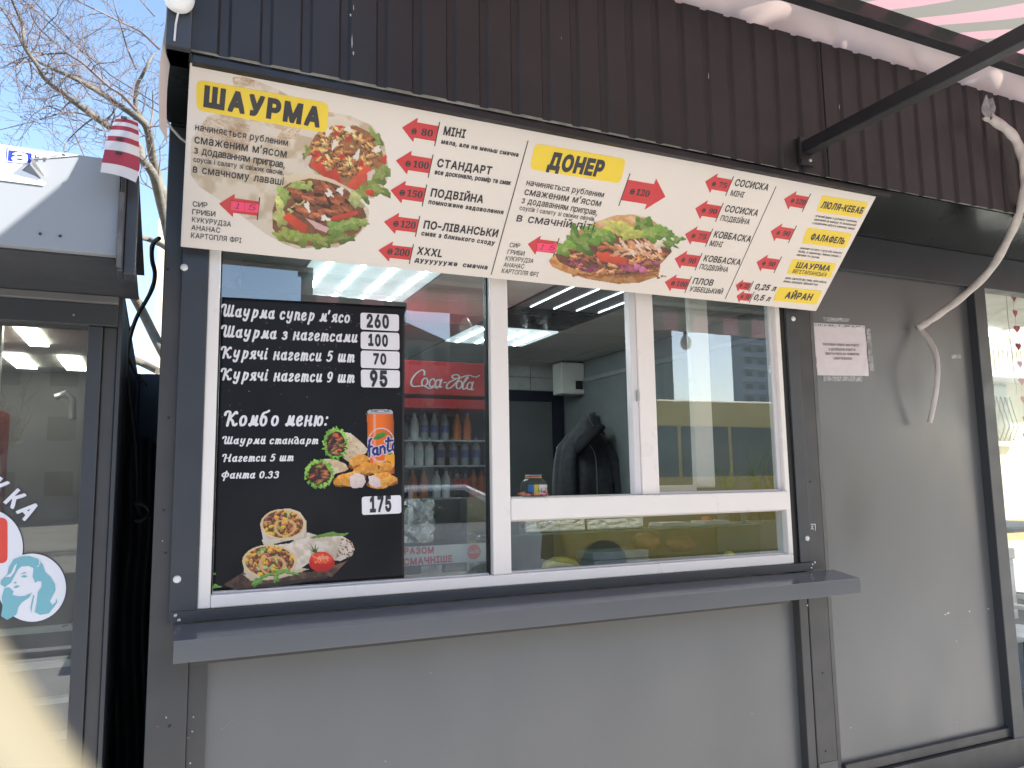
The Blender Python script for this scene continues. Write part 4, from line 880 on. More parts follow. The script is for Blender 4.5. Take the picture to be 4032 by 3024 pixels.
# --- wraps on a board
pr = Print(258, 772, 1372, 1430, 4.6, 12); R_ = random.Random(41)
pr.fill([(345, 1370), (520, 1260), (1020, 1270), (1290, 1190), (1330, 1160), (1190, 1310), (880, 1345), (600, 1390), (480, 1425), (380, 1385)], (72, 52, 42), .35, 60, (.1, -.4), col2=(104, 76, 58), size2=40)
pr.fill([(490, 1420), (640, 1370), (880, 1335), (1180, 1300), (1140, 1325), (900, 1365), (680, 1400), (560, 1425)], (52, 38, 34), .3, 40)
def tort(pts, light=(0, -.12)): return pr.fill(pts, (222, 208, 192), .07, 50, light, col2=(200, 182, 160), size2=70)
tort([(1000, 965), (1060, 985), (1260, 990), (1340, 1040), (1362, 1100), (1340, 1150), (1250, 1190), (1120, 1180), (990, 1170), (900, 1070), (840, 1060)])
k = pr.mask([(1250, 1000), (1340, 1040), (1362, 1100), (1330, 1160), (1210, 1185), (1230, 1100)])
for _ in range(60): pr.blob(R_.uniform(1190, 1355), R_.uniform(1010, 1180), R_.uniform(4, 12), R_.uniform(3, 8), R_.uniform(0, 90), (132, 84, 54), .5, clip=k)
pr.fill([(1010, 1010), (1080, 985), (1190, 960), (1240, 975), (1325, 968), (1290, 995), (1160, 1000), (1040, 1015)], (106, 150, 62), .3, 20, (0, -.3))
tort([(640, 1020), (990, 960), (992, 1010), (730, 1055), (660, 1075)], (0, .1))
tort([(628, 900), (660, 1060), (740, 1060), (990, 1000), (990, 880), (940, 810), (860, 782), (760, 790), (670, 840)])
tort([(500, 1190), (540, 1110), (680, 1070), (860, 1050), (1010, 1060), (1030, 1190), (960, 1240), (880, 1300), (700, 1325), (560, 1325), (505, 1270)], (.1, -.1))
def filling(cx, cy, rx, ry, n):
    ring = ((pr.X-cx)/rx)**2 + ((pr.Y-cy)/ry)**2 < 1; pr.fill(ring, (98, 66, 40), .5, 20)
    for _ in range(n):
        a = R_.uniform(0, 6.28); r = R_.random()**.5*.92; x = cx + rx*r*math.cos(a); y = cy + ry*r*math.sin(a); t = R_.random()
        if t < .5: pr.meat(x, y, R_.uniform(14, 30), R_.uniform(9, 16), R_.uniform(0, 180), R_.choice(((178, 112, 66), (200, 140, 88), (150, 88, 52))), clip=ring)
        elif t < .72: pr.blob(x, y, 20, 12, R_.uniform(-40, 40), (238, 178, 52), .15, tex=.12, light=(-.1, -.3), clip=ring)
        elif t < .9: pr.blob(x, y, 24, 13, R_.uniform(0, 180), R_.choice(((150, 170, 84), (58, 84, 38), (184, 200, 130))), .3, tex=.3, clip=ring)
        else: pr.blob(x, y, 24, 8, R_.uniform(0, 180), (176, 92, 116), .3, tex=.2, clip=ring)
    e = np.sqrt(((pr.X-cx)/rx)**2 + ((pr.Y-cy)/ry)**2)
    sw = (np.abs(np.hypot((pr.X-cx-rx*.1)/rx, (pr.Y-cy-ry*.25)/ry) - .5 + .05*np.sin(np.arctan2(pr.Y-cy, pr.X-cx)*3)) < .06) & (e < .95); pr.C[sw] = lin((220, 170, 110))
    rim = (e < 1.06) & (e > .94); pr.fill(rim, (226, 196, 150), .1, 14)
filling(808, 905, 165, 112, 95); filling(705, 1190, 200, 122, 130)
pr.fill([(500, 1290), (560, 1340), (760, 1330), (1020, 1250), (960, 1240), (800, 1300), (640, 1310)], (214, 190, 160), .1, 30)
m = pr.blob(1104, 1195, 98, 80, 0, (206, 36, 26), .05, n=24, tex=.08, light=(-.05, -.25))
pr.blob(1104, 1168, 84, 44, 5, (232, 70, 46), .08, n=20, tex=.15, size=12)
for _ in range(22): pr.blob(R_.uniform(1035, 1170), R_.uniform(1140, 1200), 8, 4, R_.uniform(-60, 60), (246, 168, 96), .3)
pr.fill([(1060, 1160), (1150, 1150), (1170, 1168), (1080, 1180)], (244, 150, 120), .1)
for a in (-50, -15, 20, 50, 85): pr.fill([(1042, 1122), (1042 + 62*math.sin(math.radians(a)) - 5, 1122 - 70*math.cos(math.radians(a))), (1062, 1126)], (54, 84, 36), .3)
for x, y, a, b, g_ in ((610, 1350, 48, 22, -35), (680, 1300, 60, 14, -20), (760, 1310, 22, 42, 10), (830, 1270, 50, 16, 15), (900, 1285, 40, 9, 15), (790, 1275, 40, 14, -30), (275, 1285, 22, 12, 10), (300, 1385, 45, 14, 0), (262, 1395, 14, 16, 0)):
    pr.leaf(x, y, a, b, g_, (98, 158, 60))
pr.build('wraps_picture', PO, E_, PRN, PT, off=.0021, tone=.82)
# torn corner scraps of tape at the poster's foot

# dried drops and dents on the poster sheet
rw = random.Random(77); dm = MB()
for k in range(150):
    X, Y = rw.uniform(350, 1950), rw.uniform(500, 1620)
    if k % 2: X = rw.uniform(900, 1700); Y = rw.uniform(620, 1150)
    r_ = rw.uniform(1.2, 3.6); u, v = PO.uv(*D_(X, Y)); s_ = r_/2.212/1000
    pts = [(u + s_*1.5*math.cos(a)*rw.uniform(.6, 1.2), v + s_*math.sin(a)*rw.uniform(.6, 1.2)) for a in np.linspace(0, 6.28, 7)[:-1]]
    dm.poly(PO, pts, .0014, .0020)
o = dm.build('drop_marks', mat('dried_drops', (.30, .30, .31), .2, var=.7, scale=90), PT); o['kind'] = 'stuff'
# ------------------------------------------------------------------ inside of the kiosk
INW = mat('inner_wall', (.20, .21, .205), .55, var=.05); CEIL = mat('ceiling_tile', (.66, .65, .62), .75, var=.05, bump=.1, bscale=220); TBAR = mat('ceiling_bar', (.22, .22, .21), .5)
LEDOFF = mat('lamp_housing', (.25, .26, .27), .4)
LED = mat('led_glow', (.8, .85, .85), .4, emit=(.80, .97, 1.0), estr=22.0)
DIFF = mat('lamp_diffuser', (.6, .66, .67), .35, emit=(.75, .9, .95), estr=.22)
ceil = kp(MB().box(.031, 3.16, .101, 3.05, 2.512, 2.53), 'ceiling', TBAR)
xs = [-.03 + .6*i for i in range(7)]; ys_ = [.42 + .585*i for i in range(6)]
lit = {(2, 2): 4, (1, 0): 4, (1, 1): 4, (3, 0): 0, (0, 3): 4, (3, 3): 0}
for i in range(6):
    for j in range(-1, 5):
        x0 = xs[i] + .010; x1 = xs[i] + .590; y0 = (.42 + .585*j) + .010; y1 = y0 + .565
        x0 = max(x0, .034); x1 = min(x1, 3.155); y0 = max(y0, .104); y1 = min(y1, 3.045)
        if x1 - x0 < .05 or y1 - y0 < .05: continue
        off = .0 if (i, j) != (2, 2) else 0
        if (i, j) in ((3, 2), (1, 0), (1, 1), (0, 3), (3, 0)):
            tile = MB().box(x0, x1, y0, y1, 2.500, 2.5118).build('lamp_panel', DIFF if (i, j) != (3, 0) else LEDOFF, ceil)
            for k in range(4):
                xk = x0 + (x1-x0)*(k + .5)/4; w_ = .008 if (i, j) != (3, 0) else .004
                if (i, j) == (3, 0):
                    MB().box(xk - w_, xk + w_, y0 + .03, y1 - .03, 2.4965, 2.4995).build('led_strip', mat('led_dots', (.5, .55, .6), .4, emit=(.8, .92, 1), estr=1.6), tile)
                else: MB().box(xk - w_, xk + w_, y0 + .03, y1 - .03, 2.4965, 2.4995).build('led_strip', LED, tile)
        else:
            MB().box(x0, x1, y0, y1, 2.505, 2.5118).build('ceiling_tile', CEIL if (i, j) != (3, 1) else mat('dark_tile', (.09, .095, .10), .3), ceil)
kp(MB().box(.031, .05, .101, 3.05, .03, 2.51), 'inner_wall', INW)
iw = kp(MB().box(3.15, 3.17, .101, 3.05, .03, 2.51), 'inner_wall', mat('inner_wall_grey', (.15, .165, .165), .5, var=.05))
MB().box(3.138, 3.1495, .101, 3.02, 2.33, 2.36).build('wall_rail', TBAR, iw)
bw = kp(MB().box(.05, 3.15, 3.02, 3.05, .03, 2.51), 'inner_wall', INW)
# white tiles along the top of the back wall
TILE = mat('wall_tile', (.42, .42, .41), .3, var=.04)
for r, (z0, z1) in enumerate(((2.405, 2.505), (2.295, 2.400), (2.185, 2.29))):
    for c in range(10):
        x0 = .6 + c*.28; x1 = min(x0 + .275, 3.14)
        if r == 2 and 2.3 < x0: continue
        MB().box(x0, x1, 3.008, 3.0195, z0, z1).build('wall_tile', TILE, bw)
# door in the back wall
df_ = kp(MB().box(2.30, 3.13, 2.985, 3.0075, 2.20, 2.285), 'door_frame', mat('navy_frame', (.012, .014, .028), .45))
MB().box(3.03, 3.13, 2.985, 3.0075, .03, 2.199).build('door_frame', MATS['navy_frame'], df_); MB().box(2.20, 2.30, 2.985, 3.0075, .03, 2.285).build('door_frame', MATS['navy_frame'], df_)
MB().box(2.305, 3.028, 2.995, 3.0075, .03, 2.198).build('door_leaf', mat('door_grey', (.10, .105, .105), .5, var=.05), df_)
# fuse box high in the corner
fb = thing('fuse_box', 'white electric box with dark window high in the far corner inside', 'electric box', (3.08, 2.85, 2.2))
c0 = at(2213, 1550, 2.64); c1 = at(2300, 1430, 2.64)
MB().box(c0.x, c1.x, 2.64, 2.80, c0.z, c1.z).build('case', mat('box_white', (.55, .54, .50), .4), fb, bev=.01)
MB().box(c1.x - .085, c1.x - .02, 2.634, 2.6395, c0.z + .04, c0.z + .11).build('window', mat('smoke_plastic', (.02, .02, .025), .2), fb)
MB().box(c1.x + .003, c1.x + .055, 2.72, 2.80, c0.z + .03, c0.z + .17).build('socket', MATS['box_white'], fb, bev=.008)
# hanging coats
def coat(name, label, cx, cy, z0, z1, w, d, col, seed, lean):
    r = random.Random(seed); ph = [r.uniform(0, 6.28) for _ in range(5)]; n = 36; mb = MB(); vs = []; fs = []; m = 26
    for i in range(m):
        t = i/(m-1); z = z1 + (z0-z1)*t; wd = w*float(np.interp(t, [0, .04, .09, .16, .24, .5, 1], [.10, .16, .30, .62, .84, .90, 1.0])); dd = d*(.25 + .75*min(1, t*2))
        for k in range(n):
            a = 2*math.pi*k/n; f = 1 + .15*min(1, t*3)*math.sin(7*a + ph[0] + 1.5*t) + .07*t*math.sin(14*a + ph[1]) + .05*math.sin(4*a + ph[2] + 5*t)
            vs.append((cx + lean*t + wd*.5*f*math.cos(a), cy + dd*.5*f*math.sin(a), z + .02*math.sin(a*2 + ph[3])*t))
    for i in range(m-1):
        for k in range(n): fs.append((i*n+k, i*n+(k+1) % n, (i+1)*n+(k+1) % n, (i+1)*n+k))
    fs += [tuple(range(n))[::-1]]; mb.add(vs, fs)
    th = thing(name, label, 'coat', (cx, cy, z0)); mb.build('cloth', mat('coat_'+str(seed), col, .9, var=.3, scale=30, sheen=.3, bump=.3, bscale=120), th, smooth='all')
    return th
p = at(2352, 1700, 2.30)
th = coat('coat', 'dark grey hooded coat hanging by the back wall inside the kiosk', p.x - .10, 2.30, 1.05, 2.02, .52, .26, (.035, .036, .042), 3, -.03)
MB().tube([at(*q, 2.16) for q in ((2300, 1742), (2322, 1752), (2338, 1775), (2346, 1810), (2350, 1860), (2352, 1955))], .0028, 5).build('zip', mat('zip_grey', (.2, .2, .21), .4), th)
for sx_ in (-1, 1):
    x_ = p.x - .10 + sx_*.20; MB().tube([(x_ - sx_*.07, 2.26, 1.80), (x_, 2.22, 1.68), (x_ + .012*sx_, 2.19, 1.45), (x_ - .01*sx_, 2.18, 1.15)], [.045, .058, .054, .045], 12).build('sleeve', mat('coat_sleeve', (.030, .031, .036), .9, var=.3, scale=30, bump=.3, bscale=120), th, smooth='all')
MB().tube([(p.x - .02, 2.20, 1.93), (p.x - .10, 2.17, 1.90), (p.x - .20, 2.17, 1.82), (p.x - .25, 2.19, 1.74)], [.035, .06, .065, .03], 12, squash=.7).build('hood', mat('hood_dark', (.010, .010, .012), .95), th, smooth='all')
coat('coat', 'black coat hanging behind the grey hooded coat', p.x + .03, 2.42, 1.05, 2.06, .30, .3, (.014, .014, .015), 7, .04)
# extractor hood above the left pane
hx0, hx1 = at(850, 1000, .45).x, at(1590, 1180, .45).x
ho = thing('extractor_hood', 'dark steel extractor hood under the ceiling behind the poster', 'hood', (.6, .5, 2.2))
MB().box(hx0, hx1, .40, 1.25, 2.235, 2.33).build('canopy', mat('hood_steel', (.05, .052, .052), .35, metal=.4), ho, bev=.006)
MB().box(hx0, hx1 + .004, .392, .3995, 2.226, 2.236).build('lip', ZINC, ho)
MB().box(.3, .6, .6, .95, 2.331, 2.498).build('duct', MATS['hood_steel'], ho)
# drinks fridge behind the left pane
FY = 1.15
fx1 = at(1960, 1700, FY).x; fz_t = at(1700, 1425, FY).z; fz_b = at(1700, 1607, FY).z
FR = thing('drinks_fridge', 'tall drinks fridge with red script header behind the left pane', 'fridge', (1.3, FY + .3, .03))
FB = mat('fridge_body', (.10, .10, .105), .4); CRED = mat('cola_red', (.42, .018, .022), .4)
fx0 = fx1 - .95
MB().box(fx0, fx0 + .03, FY, FY + .55, .03, fz_t).build('side', FB, FR); MB().box(fx1 - .03, fx1, FY, FY + .55, .03, fz_t).build('side', FB, FR)
MB().box(fx0 + .03, fx1 - .03, FY + .52, FY + .55, .03, fz_t).build('back', mat('fridge_back', (.05, .055, .06), .5), FR)
hd = MB().box(fx0 + .031, fx1 - .031, FY - .02, FY + .5, fz_b + .07, fz_t).build('header', CRED, FR, bev=.004)
MB().box(fx0 + .031, fx1 - .031, FY - .015, FY + .5, fz_b, fz_b + .05).build('header_strip', CRED, FR)
FP = Plane((0, FY - .02, 1), (1, 0, 0), (0, 0, 1)); Z3 = Zoom(1500, 1050, 2.552)
GREYW = mat('logo_white', (.55, .56, .57), .4)
lettering('brand_lettering', 'Coca-Cola', FP, Z3(292, 1190), Z3(990, 1245), 85/2.552, GREYW, hd, 'x', 0, off=.002, script='brand', stretch=(.5, 2.2))
shz = [at(1700, yy, FY).z for yy in (1731, 1832, 1962)] + [.75, .4]
for z in shz: MB().box(fx0 + .032, fx1 - .032, FY + .02, FY + .5, z - .008, z).build('shelf', mat('wire_shelf', (.35, .36, .37), .4), FR)
BOT = {}
def bottle(x, y, z, h, r, col, lab, cap, label, dark=None):
    t = thing('bottle', label, 'bottle', (x, y, z), 'drinks on the fridge shelves')
    MB().lathe([(r*.9, 0), (r, .03*h), (r, .62*h), (r*.8, .73*h), (r*.45, .84*h), (r*.42, .93*h)], (x, y, z), 14).build('body', mat('drink_' + dark if dark else 'drink', col, .15, spec=.6), t, smooth=True)
    MB().lathe([(r*1.02, .28*h), (r*1.02, .54*h)], (x, y, z), 14).build('label', mat('wrap_' + (dark or ''), lab, .4), t, smooth=True)
    MB().lathe([(r*.4, .93*h), (r*.4, h)], (x, y, z), 10).build('cap', mat('cap_' + (dark or ''), cap, .4), t, smooth=True)
def pxz(px, y): return at(px, 1800, y).x
spec = {'cola': ((.025, .008, .006), (.5, .02, .02), (.5, .02, .02)), 'orange': ((.55, .16, .02), (.5, .1, .02), (.1, .2, .5)), 'ayran': ((.66, .67, .68), (.5, .6, .55), (.2, .35, .5)), 'clear': ((.3, .33, .35), (.1, .12, .3), (.12, .12, .35))}
lowz, midz, topz = shz[2], shz[1], shz[0]
for row, z, items in (('lowest visible', lowz, ((1625, 'orange'), (1668, 'orange'), (1718, 'ayran'), (1755, 'ayran'), (1795, 'cola'), (1828, 'cola'), (1862, 'orange'), (1895, 'orange'))),
                      ('middle', midz, ((1612, 'ayran'), (1650, 'ayran'), (1690, 'ayran'), (1735, 'clear'), (1785, 'clear'), (1830, 'clear'), (1875, 'clear'))),
                      ('top', topz, ((1632, 'ayran'), (1670, 'clear'), (1710, 'clear'), (1752, 'clear'), (1800, 'orange'), (1840, 'orange')))):
    for n_, (px, kind) in enumerate(items):
        c_, l_, k_ = spec[kind]; order = ('first', 'second', 'third', 'fourth', 'fifth', 'sixth', 'seventh', 'eighth')[n_]
        nm = {'cola': 'dark cola bottle with red label', 'orange': 'orange soda bottle', 'ayran': 'white yoghurt drink bottle', 'clear': 'clear drink bottle with blue label'}[kind]
        bottle(pxz(px, FY + .1), FY + .1, z, .155 if kind != 'cola' else .19, .024 if kind != 'cola' else .027, c_, l_, k_, f'{nm}, {order} on the {row} fridge shelf', kind)
# foil sheet and banner at the pane's foot
FO = mat('foil', (.72, .73, .71), .22, metal=1.0, var=.05)
CLF = glass('cling_film', (.75, .76, .72), 1.35, .12, .10)
random.seed(3)
cr = [(random.random(), random.random(), random.uniform(0, 3.14), random.uniform(.02, .09), random.uniform(.004, .012)) for _ in range(44)]
def crease(u, v, a=1.0):
    h = 0
    for cx, cy, an, w_, am in cr:
        d = ((u-cx)*math.cos(an) + (v-cy)*math.sin(an))/w_; e = (-(u-cx)*math.sin(an) + (v-cy)*math.cos(an))
        h += am*(max(0, 1 - abs(d)))*math.exp(-(e*3)**2)
    return a*h
f0 = at(1560, 2140, .20); f1 = at(1705, 1962, .20); f2 = at(1935, 1962, .22)
tag(MB().grid(lambda u, v: (f0.x + (f1.x - f0.x)*u, .20 - crease(u, v, 2.2), f0.z + (f1.z - f0.z)*v), 60, 60).build('foil_sheet', FO), 'crumpled kitchen foil sheet hung inside below the drinks fridge', 'foil')
tag(MB().grid(lambda u, v: (f1.x + .004 + (f2.x - f1.x)*u, .215 - crease(v, u, 2.0), f0.z + (f1.z - f0.z)*v), 40, 40).build('plastic_film', CLF, smooth='all'), 'creased clear plastic film hung beside the foil sheet behind the pane', 'plastic film')
BN = Plane((0, .135, 1), (1, 0, 0), (0, 0, 1)); b0 = at(1500, 2235, .135); b1 = at(1925, 2137, .135); Z4 = Zoom(1500, 1650, 2.37)
bn = thing('drinks_banner', 'pale banner with red lettering and round red logo at the foot of the pane', 'banner', (1.0, .135, b0.z))
MB().box(.75, b1.x, .135, .139, b0.z - .0, b1.z).build('board', mat('banner_pale', (.44, .44, .42), .5), bn)
lettering('lettering', 'РАЗОМ', BN, Z4(215, 1262), Z4(492, 1250), 58/2.37, CRED, bn, 'c', .035, off=.002); lettering('lettering', 'СМАЧНІШЕ', BN, Z4(210, 1365), Z4(665, 1330), 60/2.37, CRED, bn, 'c', .035, off=.002)
c = BN.uv(*Z4(867, 1240)); rr = .029
lo = MB().poly(BN, [(c[0] + rr*math.cos(a), c[1] + rr*math.sin(a)) for a in np.linspace(0, 6.283, 33)[:-1]], .0012, .0022).build('round_logo', mat('logo_red', (.55, .06, .03), .4), bn)
lettering('lettering', 'Coca-Cola', BN, Z4(806, 1250), Z4(928, 1246), 20/2.37, GREYW, lo, 'x', 0, off=.003, script='brand', stretch=(.5, 2.2))
pc = at(1925, 2260, .142)
for k in range(3):
    x = .95 + k*.1; MB().box(x, x + .085, .136, .139, 1.19, b0.z - .004).build('photo', mat(f'photo{k}', ((.3, .27, .24), (.16, .14, .12), (.3, .3, .29))[k], .4, var=.6, scale=26), bn)
# counter with display case
cc = kp(MB().box(.06, 3.14, .12, .55, .03, 1.14), 'counter', mat('counter_board', (.42, .37, .27), .5, var=.1))
DC = thing('display_case', 'low glass display case on the counter behind the serving window', 'display case', (2.0, .3, 1.14))
dz = at(2300, 2092, .16).z
MB().box(1.29, 2.69, .155, .48, dz - .006, dz).build('top_glass', glass('green_glass', (.72, .86, .80), 1.5), DC)
MB().box(1.29, 2.69, .150, .1545, dz - .0055, dz - .0005).build('glass_edge', mat('glass_edge', (.10, .20, .16), .2), DC)
MB().box(1.32, 1.326, .16, .48, 1.145, dz - .0065).build('side_glass', MATS['green_glass'], DC); MB().box(2.66, 2.666, .16, .48, 1.145, dz - .0065).build('side_glass', MATS['green_glass'], DC)
MB().box(1.29, 2.69, .50, .52, 1.145, 1.47).build('back_board', mat('case_back', (.46, .39, .22), .5, var=.15), DC)
MB().box(1.44, 1.70, .46, .498, 1.145, 1.42).build('tray', mat('dark_tray', (.07, .08, .09), .4), DC)
# foil parcels on the glass
FOW = mat('foil_wrap', (.80, .80, .77), .3, metal=1.0, var=.05, bump=1.0, bscale=30, stretch=(1, 1, 2))
def parcel(label, pa, pb, y, top, seed):
    a = at(*pa, y); b = at(*pb, y); t = thing('foil_parcel', label, 'foil parcel', (a.x, y, a.z))
    MB().box(a.x, b.x, y, y + .07, dz + .002, dz + .002 + top).build('wrap', FOW, t, bev=.006)
parcel('left of the two foil wrapped parcels under the transom', (2068, 2085), (2305, 2078), .17, .055, 1); parcel('right foil wrapped parcel under the transom, next to napkins', (2312, 2080), (2535, 2070), .175, .052, 2)
# napkins and paper cups
for i, (xa, xb, yy) in enumerate(((2600, 2715, 2062), (2765, 2870, 2055))):
    a = at(xa, yy, .2); b = at(xb, yy, .2); MBn = MB()
    for k in range(4): MBn.box(a.x + .003*k, b.x - .002*k, .19, .30, dz + .002 + k*.004, dz + .005 + k*.004)
    o = MBn.build('napkin_pile', mat('napkin', (.7, .7, .68), .8)); tag(o, ('flat pile of white napkins beside the foil parcel', 'pile of white napkins beside the brown paper cups')[i], 'napkins')
for i, px in enumerate((2888, 2968, 3022)):
    q = at(px, 2050, .27); t = thing('paper_cup', ('leftmost', 'middle', 'rightmost')[i] + ' brown paper cup upside down on the glass shelf', 'cup', (q.x, .27, dz), 'brown paper cups')
    MB().lathe([(.037, .004), (.027, .092)], (q.x, .27, dz), 18).build('body', mat('cup_brown', (.09, .055, .035), .6), t, smooth=True); MB().lathe([(.0385, .0), (.0385, .006), (.036, .007)], (q.x, .27, dz), 18).build('rim', mat('cup_rim', (.6, .57, .5), .5), t, smooth=True)
q = at(2793, 2040, .26); t = thing('sauce_bottle', 'orange sauce bottle lying among napkins on the glass shelf', 'bottle', (q.x, .28, dz))
MB().tube([(q.x, .25, dz + .02), (q.x + .02, .33, dz + .02)], .014, 10).build('body', mat('orange_plastic', (.6, .14, .03), .35), t, smooth=True); MB().tube([(q.x - .004, .23, dz + .02), (q.x, .25, dz + .02)], [.004, .009], 8).build('nozzle', MATS['orange_plastic'], t, smooth=True)
# banana, pear, buns, carton
bp = [at(*q_, .11) for q_ in ((2128, 2258), (2150, 2226), (2185, 2212), (2220, 2211), (2255, 2222), (2285, 2245), (2296, 2262))]
tag(MB().tube(bp, [.006, .017, .021, .021, .020, .014, .005], 10).build('banana', mat('banana_skin', (.55, .50, .09), .5, var=.2, scale=14), smooth=True), 'single yellow banana lying behind the bottom rail of the window', 'banana')
q = at(2872, 2188, .12); t = thing('pear', 'yellow green pear behind the bottom rail of the window', 'pear', (q.x, .12, q.z - .05))
MB().lathe([(.004, -.05), (.03, -.04), (.036, -.012), (.028, .012), (.016, .03), (.004, .034)], (q.x, .12, q.z - .012), 18).build('fruit', mat('pear_skin', (.50, .50, .06), .45, var=.15, scale=20), t, smooth=True); MB().tube([(q.x, .12, q.z + .018), (q.x - .006, .12, q.z + .04)], .0022, 6).build('stalk', mat('stalk_brown', (.05, .035, .02), .8), t)
for i, (pa, r1, r2, col) in enumerate((((2545, 2128), .075, .042, (.42, .20, .06)), ((2680, 2140), .080, .036, (.38, .16, .07)), ((2480, 2180), .06, .03, (.36, .17, .08)))):
    q = at(*pa, .33); t = thing('bun', ('round golden bun in clear bag in the display case', 'long brown bun behind the display glass', 'brown bun lying on the white carton')[i], 'bun', (q.x, .33, q.z - r2))
    MB().lathe([(r1*.6, -r2), (r1*.95, -r2*.5), (r1, 0), (r1*.85, r2*.55), (r1*.5, r2*.9), (r1*.1, r2)], (q.x, .33, q.z), 20, sy=.8).build('crust', mat(f'crust{i}', col, .35, var=.25, scale=18), t, smooth=True)
for i, (pa, pb, z_, h) in enumerate((((2340, 2225), (2560, 2225), 1.146, .035), ((2335, 2200), (2555, 2200), 1.183, .035))):
    a = at(*pa, .26); b = at(*pb, .26)
    tag(MB().box(a.x, b.x, .26, .42, z_, z_ + h).build('carton', mat('carton_white', (.42, .42, .40), .6), bev=.003), ('lower', 'upper')[i] + ' of two flat white cartons stacked in the display case', 'carton')
# jar of tips and sweets on the sill
q = at(2112, 1960, .11); q.z = 1.477; sill = kp(MB().box(1.2745, 2.0, .0755, .26, 1.455, 1.4765), 'inner_sill', PVC)
J = thing('tip_jar', 'small glass jar with white label and rubber bands on the window sill', 'jar', (q.x, .11, 1.477))
MB().lathe([(.050, 0), (.056, .006), (.056, .052), (.050, .066), (.034, .078), (.034, .094)], (q.x, .135, 1.4772), 24).build('glass_body', glass('jar_glass', (.86, .9, .88), 1.5), J, smooth=True)
for k, (h, c_) in enumerate(((.080, (.5, .42, .1)), (.085, (.5, .06, .05)), (.089, (.1, .3, .4)))): MB().lathe([(.0345, h - .002), (.0362, h), (.0345, h + .002)], (q.x, .135, 1.4772), 20).build('rubber_band', mat(f'band{k}', c_, .6), J, smooth=True)
def arc(x, y, z, r, a0, a1, h, n=8): return [(x + r*math.cos(math.radians(a0 + (a1-a0)*i/n)), y + r*math.sin(math.radians(a0 + (a1-a0)*i/n)), z) for i in range(n+1)]
for nm, a0, a1, c_ in (('label', 268, 330, (.66, .64, .6)), ('flag_blue', 222, 246, (.02, .16, .42)), ('flag_yellow', 246.5, 266, (.62, .52, .04))):
    lo_ = arc(q.x, .135, 1.484, .0568, a0, a1, 0); hi_ = arc(q.x, .135, 1.527, .0568, a0, a1, 0); n_ = len(lo_)
    MB().add(lo_ + hi_, [(i, i+1, n_+i+1, n_+i) for i in range(n_-1)]).build(nm, mat(nm, c_, .6), J)
JP = Plane((q.x + .012, .0775, 1.484), (1, .15, 0), (0, 0, 1))
lettering('handwriting', 'ча', JP, (2117, 1942), (2158, 1940), 20, INK, J, 'x', -.005, slant=.2, off=.002)
random.seed(9); sw = thing('sweets', 'small heap of pink and gold wrapped sweets beside the tip jar', 'sweets', (q.x - .05, .09, 1.477))
SWM = [mat('sweet_pink', (.62, .05, .12), .35), mat('sweet_gold', (.45, .28, .08), .3, metal=.5), mat('sweet_brown', (.10, .05, .03), .5), mat('sweet_rose', (.66, .2, .2), .35), mat('sweet_green', (.2, .3, .08), .4)]
for k in range(34):
    x = q.x - .075 + random.random()*.11; y = .082 + random.random()*.03; z = 1.482 + max(0, random.gauss(.004, .007))*(1 - abs(x - q.x + .02)*6); r = random.uniform(.006, .011); a = random.uniform(0, 3.14)
    MB().lathe([(r*.2, -r*.6), (r, -r*.2), (r, r*.2), (r*.2, r*.6)], (x, y, z + .004), 8, sx=1.3).build('sweet', SWM[k % 5 if x < q.x - .03 else (0 if k % 3 else 3)], sw)
# green onions sprouting behind the right pane
random.seed(14); ONI = mat('onion_leaf', (.13, .24, .04), .45, var=.3, scale=10)
for i, (px, n_) in enumerate(((2865, 7), (2985, 8), (3035, 6))):
    b = at(px, 1938, .17); t = thing('green_onions', ('sprouting green onions nearest the sash stile behind right pane', 'tall green onions in the middle behind the right pane', 'green onions at the right edge behind the right pane')[i], 'green onions', (b.x, .17, 1.4))
    MB().lathe([(.032, 0), (.036, .06)], (b.x, .17, b.z - .065), 16).build('cup', mat('clear_cup', (.35, .36, .34), .2), t, smooth=True)
    for k in range(n_):
        dx = random.uniform(-.09, .09); h = random.uniform(.08, .25); bend = random.uniform(-.05, .05)
        pts = [(b.x + random.uniform(-.015, .015) + dx*s_ + bend*s_*s_, .17 + random.uniform(-.01, .01), b.z - .01 + h*s_ - .03*s_**3*abs(dx)*8) for s_ in np.linspace(0, 1, 7)]
        MB().tube(pts, [.0048, .0046, .0044, .004, .0033, .0022, .0008], 6).build('leaf', ONI, t, smooth=True)
# ------------------------------------------------------------------ neighbouring kiosk on the left
N1 = Zoom(0, 0, 2.074); N2 = Zoom(0, 800, 2.074); N3 = Zoom(0, 1600, 2.074); N4 = Zoom(0, 2300, 2.212)
NB = thing('neighbour_kiosk', 'grey neighbouring kiosk with glass front and plain fascia at the left edge', 'kiosk', (-1.2, 0, 0))
NF = mat('fascia_grey', (.25, .265, .285), .5, var=.06, scale=1.2, bump=.01, bscale=12); NBAND = mat('dusty_band', (.125, .124, .124), .6, var=.25, scale=5)
fy = -.52
xr = at(460, 1005, fy).x; zb = at(456, 1005, fy).z; zt = at(403, 622, fy).z
MB().box(-3, xr, fy, fy + .03, zb, zt).build('fascia', NF, NB, bev=.002)
xp1 = at(538, 900, fy).x; zpb = at(500, 1075, fy).z
cpst = MB().box(xr + .002, xp1 - .030, fy - .012, fy + .09, zpb, zt - .02).build('fascia_post', GRAPH, NB, bev=.003)
MB().box(xp1 - .0295, xp1, fy + .012, fy + .08, zpb - .0, zt - .03).build('fascia_post', GRAPH, NB, bev=.003)
MB().box(xr + .012, xp1 - .045, fy - .0165, fy - .0125, zpb + .01, zpb + .22).build('patch', mat('worn_patch', (.10, .09, .09), .6, var=.5, scale=20), cpst)
